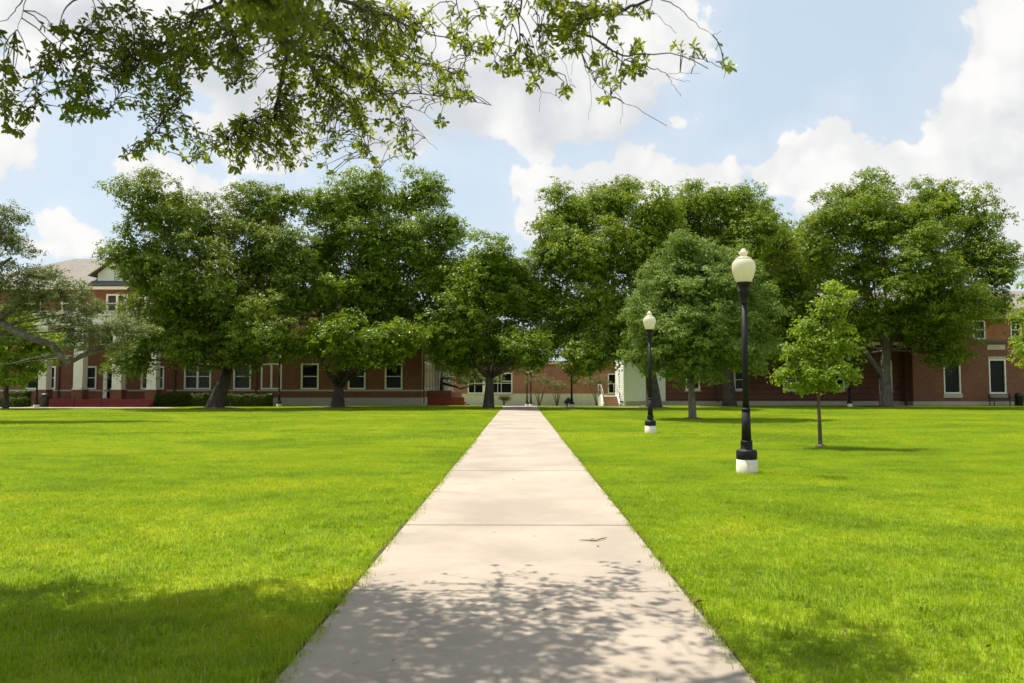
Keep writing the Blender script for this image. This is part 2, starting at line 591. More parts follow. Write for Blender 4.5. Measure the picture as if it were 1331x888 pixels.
def quads_object(name, V, mat, parent=None, npv=4, faces=None):
    """A mesh from an (n, npv, 3) array of leaves; faces lists each leaf's own faces (default: one quad)."""
    n = len(V)
    faces = faces or [tuple(range(npv))]
    org = ORG.get(parent.name, Vector((0, 0, 0))) if parent else Vector((0, 0, 0))
    me = bpy.data.meshes.new(name)
    me.vertices.add(n * npv)
    me.vertices.foreach_set('co', (V.reshape(-1, 3) - np.array(org)).astype(np.float32).ravel())
    idx = np.concatenate([np.array(f) for f in faces])
    lens = np.array([len(f) for f in faces])
    loops = (np.arange(n)[:, None] * npv + idx[None, :]).ravel()
    tot = np.tile(lens, n)
    start = np.concatenate([[0], np.cumsum(tot)[:-1]])
    me.loops.add(len(loops))
    me.loops.foreach_set('vertex_index', loops.astype(np.int32))
    me.polygons.add(len(tot))
    me.polygons.foreach_set('loop_start', start.astype(np.int32))
    me.polygons.foreach_set('loop_total', tot.astype(np.int32))
    me.polygons.foreach_set('use_smooth', np.zeros(len(tot), bool))
    me.materials.append(mat)
    me.update(calc_edges=True)
    o = bpy.data.objects.new(name, me)
    COL.objects.link(o)
    if parent: o.parent = parent
    ORG[o.name] = org
    return o


def unit(a):
    return a / np.maximum(np.linalg.norm(a, axis=-1, keepdims=True), 1e-9)


def leaf_quads(P, nrm, L, W, droop=0.25):
    """One folded quad per leaf: P positions, nrm leaf normals, L lengths."""
    n = len(P)
    a = unit(np.cross(nrm, rng.normal(size=(n, 3))))
    a = unit(a + np.array([0, 0, -droop]))
    b = unit(np.cross(nrm, a))
    c = np.cross(a, b)
    L = L[:, None]
    W = W[:, None]
    return np.stack([P, P + a * L * .45 + b * W * .5 + c * W * .15, P + a * L, P + a * L * .45 - b * W * .5 + c * W * .15], 1)


def copy_tree(o, loc, label=None, group=None, scale=None):
    c = o.copy()
    COL.objects.link(c)
    c.location = loc
    if scale: c.scale = (scale,) * 3
    if label: c['label'] = label
    if group: c['group'] = group
    for ch in o.children:
        d = ch.copy()
        COL.objects.link(d)
        d.parent = c
        for g in ch.children:
            e = g.copy()
            COL.objects.link(e)
            e.parent = d
    return c


# ------------------------------------------------------------------ ground, walks, grass
SLOPE0, SLOPE1, DROP = 63.0, 86.0, -0.60


def gz(y):
    return DROP * min(1, max(0, (y - SLOPE0) / (SLOPE1 - SLOPE0)))


g = MB()
ys = [-400, 0, SLOPE0, SLOPE1, 200, 2500]
vs, fs = [], []
for y in ys:
    for x in (-2500, -60, 0, 60, 2500):
        vs.append((x, y, gz(y)))
for i in range(len(ys) - 1):
    for k in range(4):
        fs.append((i * 5 + k, i * 5 + k + 1, i * 5 + 6 + k, i * 5 + 5 + k))
g.add(vs, fs)
tag(g.build('ground', M['soil']), kind='structure')

PW = 1.28
g = MB()
y = 3.32 - 2.9 * 4
first = y
while y < 53:
    off = random.uniform(-0.004, 0.004)
    y1 = y + 2.9
    g.box(-PW - 0.025 + off, PW - 0.025 + off, y + 0.008, y1 - 0.008, -0.06, 0.030 + random.uniform(-0.003, 0.003))
    y = y1
ywalk = y
tag(g.build('walkway', M['concrete'], None, 0.008), kind='structure')
g = MB()
g.box(-PW - 0.01, PW - 0.04, first, ywalk, -0.06, 0.020)
tag(g.build('walkway_joint', M['joint']), kind='structure')
g = MB()
g.box(-PW - 0.05, PW + 0.02, ywalk + 0.01, ywalk + 4.0, -0.05, 0.045)
g.box(-PW - 0.05, PW + 0.02, ywalk + 4.02, ywalk + 7.2, -0.05, 0.045)
for k in range(3):
    g.box(PW + 0.03 + 2.5 * k, PW + 0.01 + 2.5 * (k + 1), ywalk + 2.6, ywalk + 3.9, -0.05, 0.05)
for k in range(14):
    g.box(-60 + 2.5 * k, -60 + 2.5 * (k + 1) - 0.02, 56.4, 58.6, -0.05, 0.045)
tag(g.build('cross_walk', M['concrete'], None, 0.008), kind='structure')

m_ = MB()
for x0, x1 in ((-PW - 0.075, -PW - 0.02), (PW - 0.03, PW + 0.012)):
    n_ = 160
    vs = []
    for k in range(n_ + 1):
        yv = 2.0 + 51.0 * k / n_
        vs += [(x0 + random.uniform(-0.02, 0.02), yv, 0.012), (x1 + random.uniform(-0.015, 0.015), yv, 0.012)]
    m_.add(vs, [(2 * k, 2 * k + 1, 2 * k + 3, 2 * k + 2) for k in range(n_)])
M['dirt'] = plain('dark edge soil', (0.045, 0.032, 0.022), 0.95, 0.4, 12)
tag(m_.build('dirt', M['dirt']), kind='structure')

# grass: a patch of curved blades, laid out over the lawn
def blade_patch(size, n, h0, h1, w):
    P = np.zeros((n, 3))
    P[:, :2] = rng.uniform(-size / 2, size / 2, (n, 2))
    tuft = rng.uniform(-size / 2, size / 2, (max(4, n // 60), 2))      # half of the blades gather in tufts
    k = n // 3
    P[:k, :2] = tuft[rng.integers(0, len(tuft), k)] + rng.normal(0, 0.035, (k, 2))
    P[:, :2] = np.clip(P[:, :2], -size / 2 - 0.02, size / 2 + 0.02)
    h = rng.uniform(h0, h1, n) * rng.choice([1, 1, 1, 1.25, 0.75], n)
    q = rng.uniform(0, 2 * math.pi, n)
    d = np.stack([np.cos(q), np.sin(q), 0 * q], 1)
    s = np.stack([-np.sin(q), np.cos(q), 0 * q], 1)
    q2 = rng.uniform(-0.9, 0.9, n)
    s = s * np.cos(q2)[:, None] + d * np.sin(q2)[:, None]
    lean = rng.uniform(0.25, 1.25, n)
    up = np.array([0, 0, 1.0])
    w_ = (w * rng.uniform(0.7, 1.3, n))[:, None]
    mid = P + up * (h * 0.58)[:, None] + d * (h * lean * 0.28)[:, None]
    tip = P + up * (h * (1 - 0.30 * lean ** 2))[:, None] + d * (h * lean * 0.85)[:, None]
    P = P - up * 0.01
    return np.stack([P - s * w_ * .5, P + s * w_ * .5, mid + s * w_ * .42, mid - s * w_ * .42, tip], 1)


def grass_field(name, size, patch, rects, seed):
    o = quads_object(name, patch, M['grass'], None, 5, [(0, 1, 2, 3), (3, 2, 4)])
    tag(o, kind='stuff')
    ng = bpy.data.node_groups.new(name, 'GeometryNodeTree')
    ng.interface.new_socket('Geometry', in_out='INPUT', socket_type='NodeSocketGeometry')
    ng.interface.new_socket('Geometry', in_out='OUTPUT', socket_type='NodeSocketGeometry')
    N, L = ng.nodes, ng.links
    gi, go = N.new('NodeGroupInput'), N.new('NodeGroupOutput')
    jn = N.new('GeometryNodeJoinGeometry')
    for (x0, y0, nx, ny) in rects:
        gr = N.new('GeometryNodeMeshGrid')
        gr.inputs['Size X'].default_value = max(1e-4, size * (nx - 1))
        gr.inputs['Size Y'].default_value = max(1e-4, size * (ny - 1))
        gr.inputs['Vertices X'].default_value = nx
        gr.inputs['Vertices Y'].default_value = ny
        tr = N.new('GeometryNodeTransform')
        tr.inputs['Translation'].default_value = (x0 + size * nx / 2, y0 + size * ny / 2, 0)
        L.new(gr.outputs[0], tr.inputs['Geometry'])
        L.new(tr.outputs[0], jn.inputs[0])
    rv = N.new('FunctionNodeRandomValue')
    rv.data_type = 'INT'
    rv.inputs[4].default_value, rv.inputs[5].default_value = 0, 3
    rv.inputs['Seed'].default_value = seed
    ml = N.new('ShaderNodeMath'); ml.operation = 'MULTIPLY'
    L.new(rv.outputs[2], ml.inputs[0]); ml.inputs[1].default_value = math.pi / 2
    cx = N.new('ShaderNodeCombineXYZ')
    L.new(ml.outputs[0], cx.inputs[2])
    rs = N.new('FunctionNodeRandomValue')
    rs.data_type = 'FLOAT'
    rs.inputs[2].default_value, rs.inputs[3].default_value = 0.85, 1.15
    rs.inputs['Seed'].default_value = seed + 5
    sc = N.new('ShaderNodeCombineXYZ')
    sc.inputs[0].default_value = sc.inputs[1].default_value = 1.0
    L.new(rs.outputs[1], sc.inputs[2])
    ip = N.new('GeometryNodeInstanceOnPoints')
    L.new(jn.outputs[0], ip.inputs['Points'])
    L.new(gi.outputs[0], ip.inputs['Instance'])
    L.new(cx.outputs[0], ip.inputs['Rotation'])
    L.new(sc.outputs[0], ip.inputs['Scale'])
    L.new(ip.outputs[0], go.inputs[0])
    md = o.modifiers.new('lawn', 'NODES')
    md.node_group = ng
    return o


S1 = 1.5
XR, XL = PW - 0.015, -PW - 0.045
grass_field('grass', S1, blade_patch(S1, 7600, 0.032, 0.062, 0.0046),
            [(XR, 0, 11, 15), (XL - 11 * S1, 0, 11, 15)], 3)
S2 = 3.0
grass_field('lawn_grass', S2, blade_patch(S2, 8000, 0.04, 0.07, 0.011),
            [(XR, 22.5, 15, 11), (XL - 15 * S2, 22.5, 15, 11),
             (XR + 8.5, 55.5, 12, 3), (-25.3, 55.5, 8, 3), (XR, 57.2, 3, 2)], 11)

# ------------------------------------------------------------------ buildings
def wall_front(mb, x0, x1, z0, z1, y0, y1, holes):
    """A wall slab facing the lawn with real openings; holes: (x0, x1, z0, z1)."""
    xs = sorted({x0, x1} | {h[0] for h in holes} | {h[1] for h in holes})
    xs = [x for x in xs if x0 <= x <= x1]
    for a, b in zip(xs, xs[1:]):
        m = (a + b) / 2
        hs = sorted([h for h in holes if h[0] < m < h[1]], key=lambda h: h[2])
        z = z0
        for h in hs:
            if h[2] > z: mb.box(a, b, y0, y1, z, h[2])
            z = h[3]
        if z < z1: mb.box(a, b, y0, y1, z, z1)


def wall_side(mb, y0, y1, z0, z1, x0, x1, holes):
    ys_ = sorted({y0, y1} | {h[0] for h in holes} | {h[1] for h in holes})
    for a, b in zip(ys_, ys_[1:]):
        m = (a + b) / 2
        hs = sorted([h for h in holes if h[0] < m < h[1]], key=lambda h: h[2])
        z = z0
        for h in hs:
            if h[2] > z: mb.box(x0, x1, a, b, z, h[2])
            z = h[3]
        if z < z1: mb.box(x0, x1, a, b, z, z1)


def window(root, x0, x1, z0, z1, y, glass='glass', sill=None, lintel=None, frame=0.09, mull=False, label=None, rail=True):
    m = MB()
    f, d0, d1 = frame, y - 0.03, y + 0.12
    m.box(x0, x0 + f, d0, d1, z0, z1)
    m.box(x1 - f, x1, d0, d1, z0, z1)
    m.box(x0 + f, x1 - f, d0, d1, z0, z0 + f)
    m.box(x0 + f, x1 - f, d0, d1, z1 - f, z1)
    zm = (z0 + z1) / 2
    if rail: m.box(x0 + f, x1 - f, y + 0.05, d1, zm - 0.03, zm + 0.03)
    if mull:
        xm = (x0 + x1) / 2
        m.box(xm - 0.08, xm + 0.08, d0 + 0.01, d1, z0 + f, z1 - f)
    w = m.build('window', M['white'], root)
    if label: w['label'] = label
    p = MB()
    p.box(x0 + 0.02, x1 - 0.02, y + 0.125, y + 0.14, z0 + 0.02, z1 - 0.02)
    p.build('pane', M[glass], w)
    if sill:
        s = MB()
        s.box(x0 - 0.08, x1 + 0.08, y - 0.09, y + 0.10, z0 - sill - 0.002, z0 - 0.002)
        s.build('sill', M['stone'], w)
    if lintel:
        s = MB()
        s.box(x0 - 0.05, x1 + 0.05, y - 0.05, y + 0.10, z1 + 0.002, z1 + lintel)
        s.build('lintel', M['stone'], w)
    return w


def side_window(root, y0, y1, z0, z1, x, glass='glass', sgn=1):
    m = MB()
    f = 0.10
    a, b = sorted((x + 0.03 * sgn, x - 0.12 * sgn))
    m.box(a, b, y0, y0 + f, z0, z1)
    m.box(a, b, y1 - f, y1, z0, z1)
    m.box(a, b, y0 + f, y1 - f, z0, z0 + f)
    m.box(a, b, y0 + f, y1 - f, z1 - f, z1)
    w = m.build('window', M['white'], root)
    p = MB()
    a, b = sorted((x - 0.125 * sgn, x - 0.14 * sgn))
    p.box(a, b, y0 + 0.02, y1 - 0.02, z0 + 0.02, z1 - 0.02)
    p.build('pane', M[glass], w)


def pipe(root, x, y, z0, z1):
    m = MB()
    m.box(x - 0.06, x + 0.06, y - 0.13, y - 0.02, z0 + 0.15, z1)
    m.poly([(x - 0.06, y - 0.13, z0 + 0.15), (x + 0.06, y - 0.13, z0 + 0.15), (x + 0.06, y - 0.3, z0 + 0.03), (x - 0.06, y - 0.3, z0 + 0.03)], (0, 0.1, 0.02))
    m.box(x - 0.16, x + 0.16, y - 0.2, y - 0.02, z1 + 0.002, z1 + 0.3)
    m.build('downspout', M['pipe'], root)


def WX(px, Y):
    return at(px, 500, Y).x


# --- the long hall on the left, with its columned porch
YH = 64.0
hall = empty('columned_hall', (-25, YH, 0), 'red brick hall with white porch columns and tan shingled roof', 'building')
holes, wins = [], []
XC, XW = -20.0, -7.9            # where the tall block ends and the low wing ends
for a, b, mull, gl in ((239, 274, True, 'screen'), (303, 326, False, 'screen'), (339, 366, True, 'screen'), (391, 414, False, 'glass'), (452, 475, False, 'glass'), (500, 523, False, 'glass')):
    wins.append((WX(a, YH), WX(b, YH), 1.33, 3.42, mull, gl))
for a, b, mull in ((33, 50, False), (64, 72, False), (110, 125, False), (183, 213, True)):
    wins.append((WX(a, YH), WX(b, YH), 1.33, 3.2, mull, 'glass' if a < 150 else 'screen'))
for a, b in ((76, 98), (135, 163), (172, 200), (25, 50), (232, 260), (290, 318)):
    wins.append((WX(a, YH), WX(b, YH), 7.55, 9.05, a != 76, 'screen'))
for a, b in ((78, 98), (128, 150), (172, 195)):
    wins.append((WX(a, YH), WX(b, YH), 4.9, 6.4, False, 'glass'))
door = (WX(134, YH), WX(150, YH), 0.62, 3.25)
wm = MB()
lowholes = [(a, b, c, d) for a, b, c, d, _, _ in wins]
wall_front(wm, -46, XC, 0, 9.4, YH, YH + 0.4, [h for h in lowholes if h[1] < XC] + [door])
wall_front(wm, XC, XW, 0.66, 5.4, YH, YH + 0.4, [h for h in lowholes if h[0] > XC])
sideh = [(YH + 1.2 + 2.4 * k, YH + 2.5 + 2.4 * k, 1.33, 3.6) for k in range(6)]
wall_side(wm, YH + 0.4, YH + 18, 0.66, 5.4, XW - 0.4, XW, sideh)
wm.box(-46, -45.6, YH + 0.4, YH + 16, 0, 9.4)
wm.box(XC - 0.4, XC, YH + 0.4, YH + 16, 5.4, 9.4)
wm.box(-46, XW, YH + 15.6, YH + 16, -0.3, 5.4)
wm.build('wall', M['brick'], hall)
for a, b, c, d, mull, gl in wins:
    window(hall, a, b, c, d, YH, gl, None, None, 0.12, mull)
for y0, y1, z0, z1 in sideh:
    side_window(hall, y0, y1, z0, z1, XW)
m = MB()
m.box(XC + 0.01, XW + 0.06, YH - 0.06, YH + 0.4, -0.3, 0.66)
m.box(XW - 0.34, XW + 0.06, YH + 0.41, YH + 18, -0.4, 0.66)
m.build('foundation', M['base'], hall)
m = MB()
m.box(-46, WX(213, YH) - 0.2, YH - 0.05, YH - 0.003, 1.18, 1.30)
m.box(WX(213, YH) + 0.2, XW + 0.05, YH - 0.05, YH - 0.003, 1.18, 1.30)
m.box(XW + 0.003, XW + 0.05, YH - 0.003, YH + 18, 1.18, 1.30)
m.build('stone_band', M['stone'], hall)
dm = MB()
dm.box(door[0], door[0] + 0.3, YH - 0.04, YH + 0.2, door[2], door[3])
dm.box(door[1] - 0.2, door[1], YH - 0.04, YH + 0.2, door[2], door[3])
dm.box(door[0] + 0.3, door[1] - 0.2, YH - 0.04, YH + 0.2, door[3] - 0.3, door[3])
dd = dm.build('door', M['white'], hall)
dm = MB()
dm.box(door[0] + 0.3, door[1] - 0.2, YH + 0.1, YH + 0.16, door[2], door[3] - 0.3)
dm.build('door_leaf', M['glass'], dd)
for px in (76, 227):
    pipe(hall, WX(px, YH), YH, 0.6, 6.2 if px < 100 else 5.2)
pipe(hall, WX(333, YH), YH, 0.1, 4.9)
# east side: downspout, portico column, brick cheek walls and red steps
m = MB()
m.box(XW + 0.02, XW + 0.14, YH + 0.7, YH + 0.84, 0.1, 5.0)
m.build('downspout', M['pipe'], hall)
for yy in (YH + 12.5, YH + 16.5):
    m = MB()
    m.box(-7.45, -6.85, yy, yy + 0.6, 1.2, 4.6)
    m.box(-7.52, -6.78, yy - 0.07, yy + 0.67, 4.6, 4.8)
    m.box(-7.52, -6.78, yy - 0.07, yy + 0.67, 1.02, 1.2)
    m.build('porch_column', M['white'], hall)
m = MB()
m.box(-7.8, -6.3, YH + 12.0, YH + 17.5, 4.8, 5.38)
m.build('porch_beam', M['white'], hall)
m = MB()
m.box(-7.83, -5.95, YH + 4.2, YH + 17.6, -0.3, 1.0)
m.box(-7.83, -5.85, YH + 4.0, YH + 4.6, -0.3, 1.22)
m.build('cheek_wall', M['brick'], hall)
m = MB()
m.box(-7.8, -4.75, YH + 3.5, YH + 3.95, -0.3, 0.66)
for k in range(4):
    m.box(-5.84, -5.84 + 0.3 * (4 - k), YH + 4.0, YH + 9, -0.3, 0.20 + 0.16 * k - 0.3 + 0.1)
m.build('red_steps', M['redstep'], hall)
# front porch
YP = 61.4
m = MB()
m.box(WX(52, YP), WX(207, YP), YP - 0.5, YH - 0.01, 0, 0.60)
for k in range(3):
    m.box(WX(62, YP), WX(206, YP), YP - 0.51 - 0.38 * (k + 1), YP - 0.51 - 0.38 * k - 0.004, 0, 0.45 - 0.15 * k)
m.build('porch_steps', M['redstep'], hall)
for px in (57, 104, 154, 199):
    x = WX(px, YP)
    m = MB()
    z0, z1 = 1.32, 6.15
    m.box(x - 0.36, x + 0.36, YP - 0.36, YP + 0.36, z0 + 0.1, z1)
    m.box(x - 0.42, x + 0.42, YP - 0.42, YP + 0.42, z0, z0 + 0.1)
    m.box(x - 0.44, x + 0.44, YP - 0.44, YP + 0.44, z1, z1 + 0.14)
    m.box(x - 0.39, x + 0.39, YP - 0.39, YP + 0.39, z1 - 0.32, z1 - 0.24)
    c = m.build('column', M['white'], hall)
    m = MB()
    m.box(x - 0.44, x + 0.44, YP - 0.44, YP + 0.44, 0.602, z0 - 0.002)
    m.build('pedestal', M['brick'], c)
m = MB()
xa, xb = WX(45, YP), WX(212, YP)
m.box(xa, xb, YP - 0.45, YH - 0.01, 6.30, 7.02)
m.box(xa - 0.2, xb + 0.2, YP - 0.65, YH - 0.01, 7.022, 7.30)
m.build('entablature', M['white'], hall)
m = MB()
m.box(xa - 0.25, xb + 0.25, YP - 0.72, YH - 0.01, 7.302, 7.40)
m.build('balcony_ledge', M['cornice'], hall)
m = MB()
m.box(xa, xb, YH - 0.06, YH - 0.004, 7.40, 7.52)
m.build('stone_band', M['stone'], hall)
m = MB()     # eave
m.box(-46.5, XC + 0.5, YH - 0.55, YH + 16.5, 9.402, 9.62)
m.build('eave', M['white'], hall)
m = MB()
ridge = 13.0
A, B_, C_, D_ = (-46.6, YH - 0.65, 9.624), (XC + 0.6, YH - 0.65, 9.624), (XC + 0.6, YH + 16.6, 9.624), (-46.6, YH + 16.6, 9.624)
E1, E2 = (-40, YH + 6.6, ridge), (XC - 3, YH + 6.6, ridge)
m.add([A, B_, C_, D_, E1, E2], [(0, 1, 5, 4), (1, 2, 5), (2, 3, 4, 5), (3, 0, 4), (3, 2, 1, 0)])
rf = m.build('roof', M['shingle'], hall)
m = MB()
m.box(XC + 0.01, XW + 0.35, YH - 0.35, YH + 18, 5.402, 5.75)
m.build('wing_cornice', M['cornice'], hall)
# gabled dormer
dx0, dx1, dyy = WX(121, YH), WX(171, YH), YH + 0.2
m = MB()
dxm = (dx0 + dx1) / 2
m.poly([(dx0, dyy, 9.9), (dx1, dyy, 9.9), (dx1, dyy, 10.75), (dxm, dyy, 12.0), (dx0, dyy, 10.75)], (0, 3.5, 0))
dm = m.build('dormer', M['white'], hall)
m = MB()
for s in (-1, 1):
    e = dxm + s * ((dx1 - dx0) / 2 + 0.6)
    m.poly([(dxm, dyy - 0.5, 12.25), (e, dyy - 0.5, 10.7), (e, dyy - 0.5, 10.52), (dxm, dyy - 0.5, 12.05)], (0, 5, 0))
m.build('dormer_roof', M['shingle'], dm)
m = MB()
for s in (-1, 1):
    e = dxm + s * ((dx1 - dx0) / 2 + 0.62)
    m.poly([(dxm, dyy - 0.62, 12.30), (e, dyy - 0.62, 10.72), (e, dyy - 0.62, 10.46), (dxm, dyy - 0.62, 11.98)], (0, 0.11, 0))
m.build('gable_trim', M['white'], dm)
window(hall, WX(142, YH), WX(156, YH), 10.05, 10.85, dyy - 0.05, 'screen', None, None, 0.08)
m = MB()
m.poly([(dx0 - 0.4, YH - 0.7, 9.66), (dx1 + 0.4, YH - 0.7, 9.66), (dx1 + 0.4, dyy - 0.06, 10.1), (dx0 - 0.4, dyy - 0.06, 10.1)], (0, 0, 0.06))
m.build('flashing', M['slate'], hall)
for px in (101, 136):
    m = MB()
    x = WX(px, YP - 1.3)
    m.tube([(x, YP - 1.7, 0.03), (x, YP - 1.7, 0.95), (x, YP - 0.6, 1.5), (x, YP - 0.6, 0.6)], 0.025, 6)
    m.build('handrail', M['metalblack'], hall)

# --- the low hall beyond the end of the walk
YC = 90.0
ch = empty('low_hall', (-1, YC, DROP), 'low red brick hall with pale base wall at the far end of the walk', 'building')
zb = 0.74
wh = [(WX(608, YC), WX(666, YC), zb, 3.1), (WX(525, YC), WX(548, YC), zb, 3.0), (WX(797, YC) - 0.6, WX(797, YC) + 0.5, zb, 3.0)]
m = MB()
wall_front(m, -26, 15, zb, 4.05, YC, YC + 0.4, wh)
m.box(-26, -25.6, YC + 0.4, YC + 14, zb, 4.05)
m.box(14.6, 15, YC + 0.4, YC + 14, zb, 4.05)
m.box(-25.59, 14.59, YC + 13.6, YC + 14, -0.6, 4.05)
m.build('wall', M['bricklit'], ch)
m = MB()
m.box(-26, 15, YC - 0.05, YC + 0.4, -0.9, zb - 0.002)
m.build('foundation', M['plasterlit'], ch)
m = MB()
m.box(-26.2, 15.2, YC - 0.2, YC + 14.2, 4.052, 4.42)
m.build('cornice', M['cornice'], ch)
for i, (a, b, c, d) in enumerate(wh):
    w = window(ch, a, b, c, d, YC, 'glass', 0.06, None, 0.12, False)
    if i == 0:
        for px, wd in ((617, .05), (629, .3), (647, .05), (651.5, .05)):
            x = WX(px, YC)
            q = MB()
            q.box(x - wd / 2, x + wd / 2, YC - 0.02, YC + 0.11, c + 0.12, d - 0.12)
            q.build('mullion', M['white'], w)
        q = MB()
        q.box(WX(653, YC), b - 0.12, YC + 0.0, YC + 0.11, 2.1, 2.18)
        q.build('transom', M['white'], w)

# --- the pale clapboard annexe and its steps
YA = 66.0
an = empty('clapboard_annexe', (10.3, YA, 0), 'pale green clapboard annexe with front steps between brick halls', 'building')
ax0, ax1, ay1 = 8.6, 12.0, 72.0
m = MB()
z, lap = 0.35, 0.19
while z < 5.2:      # overlapping boards
    m.poly([(ax0, YA, z), (ax1, YA, z), (ax1, YA, z + lap), (ax0, YA, z + lap)], (0, 0.3, 0))
    m.add([(ax0 - 0.03, YA - 0.03, z + 0.004), (ax1, YA - 0.03, z + 0.004), (ax1, YA - 0.004, z + lap), (ax0 - 0.004, YA - 0.004, z + lap)], [(0, 1, 2, 3)])
    m.add([(ax0 - 0.03, YA - 0.03, z + 0.004), (ax1, YA - 0.03, z + 0.004), (ax1, YA, z + 0.004), (ax0, YA, z + 0.004)], [(3, 2, 1, 0)])
    m.add([(ax0 - 0.03, YA - 0.03, z + 0.004), (ax0 - 0.03, ay1, z + 0.004), (ax0 - 0.004, ay1, z + lap), (ax0 - 0.004, YA - 0.004, z + lap)], [(3, 2, 1, 0)])
    m.box(ax0, ax0 + 0.3, YA + 0.3, ay1, z, z + lap)
    z += lap
m.build('wall', M['siding'], an)
m = MB()
m.box(ax0 - 0.06, ax0 + 0.10, YA - 0.06, YA - 0.032, 0.2, 5.2)
m.build('corner_board', M['white'], an)
m = MB()
m.box(ax0 + 0.02, ax1, YA + 0.02, ay1, -0.3, 0.348)
m.build('foundation', M['base'], an)
m = MB()
m.poly([(ax0 - 0.4, YA - 0.4, 5.25), (ax1, YA - 0.4, 5.25), (ax1, ay1, 5.25), (ax0 - 0.4, ay1, 5.25)], (0, 0, 0.3))
m.build('roof', M['slate'], an)
sx0, sx1 = WX(783, 67), WX(806, 67)
for k in range(5):
    m = MB()
    m.box(sx0 + 0.12, sx1 - 0.12, YA + 0.8 + 0.36 * k, YA + 0.8 + 0.36 * (k + 1) - 0.004, -0.2, 0.05 + 0.16 * k)
    m.build('step', M['tread'], an)
m = MB()
m.box(sx0 + 0.12, ax0 - 0.05, YA + 2.61, ay1, -0.3, 0.72)
m.build('landing', M['base'], an)
for x in (sx0, sx1 - 0.1):
    m = MB()
    m.poly([(x, YA + 0.7, -0.3), (x, YA + 2.6, -0.3), (x, YA + 2.6, 0.86), (x, YA + 0.7, 0.16)], (0.1, 0, 0))
    m.build('stringer', M['white'], an)
for x in (sx0 + 0.05, sx1 - 0.05):
    m = MB()
    m.tube([(x, YA + 0.85, 0.0), (x, YA + 0.85, 1.0), (x, YA + 2.6, 1.72), (x, YA + 5, 1.72)], 0.028, 6)
    m.tube([(x, YA + 0.85, 0.55), (x, YA + 2.6, 1.25), (x, YA + 5, 1.25)], 0.02, 6)
    for yy in (YA + 2.6, YA + 5):
        m.tube([(x, yy, 0.6), (x, yy, 1.72)], 0.025, 6)
    m.build('handrail', M['rail'], an)
m = MB()
m.box(ax0 - 0.09, ax0 - 0.035, YA + 3.0, YA + 4.1, 0.75, 2.9)
m.build('door', M['white'], an)

# --- the two storey hall on the right
YR, YR2 = 66.0, 64.6
rh = empty('brick_hall', (30, YR, 0), 'two storey red brick hall with tan cornice and dark tall windows', 'building')
XS = WX(1187, YR2)
XE = 62.0
wl = [(WX(a, YR), WX(b, YR), c, d) for a, b, c, d in ((891, 910, 1.25, 3.0), (954, 972, 1.25, 3.0), (1018, 1036, 1.25, 3.0), (1080, 1098, 1.25, 3.0), (1151, 1160, 1.2, 3.7))]
wr = [(WX(a, YR2), WX(b, YR2), c, d) for a, b, c, d in ((1227, 1249, 1.0, 3.75), (1286, 1308, 1.0, 3.75), (1346, 1368, 1.0, 3.75), (1405, 1427, 1.0, 3.75))]
wu = [(WX(a, YR2), WX(b, YR2), 5.38, 6.9) for a, b in ((1203, 1216), (1267, 1283), (1316, 1330), (1375, 1391))]
wul = [(WX(a, YR), WX(b, YR), 5.45, 6.8) for a, b in ((905, 925), (985, 1005), (1060, 1080), (1125, 1145))]
m = MB()
wall_front(m, 12.02, XS - 0.002, 0.36, 7.0, YR, YR + 0.4, wl + wul)
m.box(12.02, 12.4, YR + 0.41, YR + 14, 0.36, 7.0)
m.build('wall', M['brickband'], rh)
m = MB()
narrow = [(YR2 + 0.35, YR2 + 0.95, 1.25, 3.7)]
wall_front(m, XS, XE, 0.36, 5.2, YR2, YR2 + 0.4, wr)
mu = MB()
wall_front(mu, XS, XE, 5.2, 7.0, YR2, YR2 + 0.4, wu)
wall_side(m, YR2 + 0.402, YR + 0.4, 0.36, 7.0, XS, XS + 0.4, [])
m.box(12.45, XE, YR + 13.6, YR + 14, 0.36, 7.0)
m.box(XE - 0.4, XE, YR2 + 0.41, YR + 13.59, 0.36, 7.0)
m.build('front_wall', M['brick'], rh)
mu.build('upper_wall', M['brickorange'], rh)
for a, b, c, d in wl:
    window(rh, a, b, c, d, YR, 'glass', 0.1, None, 0.13)
for a, b, c, d in wul:
    window(rh, a, b, c, d, YR, 'glass', None, None, 0.1)
for a, b, c, d in wr:
    window(rh, a, b, c, d, YR2, 'glass', 0.34, 0.22, 0.10, rail=False)
for a, b, c, d in wu:
    window(rh, a, b, c, d, YR2, 'screen', None, None, 0.09)
m = MB()
m.box(12.0, XS - 0.08, YR - 0.08, YR + 0.4, -0.3, 0.358)
m.box(XS - 0.07, XE, YR2 - 0.07, YR2 + 0.4, -0.3, 0.358)
m.box(XS - 0.07, XS + 0.4, YR2 + 0.402, YR + 0.4, -0.3, 0.358)
m.box(12.0, XE, YR + 13.6, YR + 14, -0.6, 0.358)
m.build('foundation', M['base'], rh)
m = MB()
m.box(WX(1090, YR), XS - 0.08, YR - 0.09, YR - 0.004, 4.98, 5.22)
m.build('stone_band', M['white'], rh)
m = MB()
m.box(XS - 0.1, XE, YR2 - 0.12, YR2 - 0.004, 5.12, 5.30)
m.build('ledge', M['slate'], rh)
m = MB()
m.box(12.0, XE + 0.4, YR2 - 0.5, YR + 14.5, 7.002, 7.62)
m.box(11.8, XE + 0.6, YR2 - 0.75, YR + 14.7, 7.622, 7.80)
m.build('cornice', M['cornice'], rh)
m = MB()
m.add([(11.7, YR2 - 0.8, 7.802), (XE + 0.7, YR2 - 0.8, 7.802), (XE + 0.7, YR + 15, 7.802), (11.7, YR + 15, 7.802), (19, YR + 7, 10.3), (XE - 7, YR + 7, 10.3)],
      [(0, 1, 5, 4), (1, 2, 5), (2, 3, 4, 5), (3, 0, 4), (3, 2, 1, 0)])
m.build('roof', M['shingle'], rh)
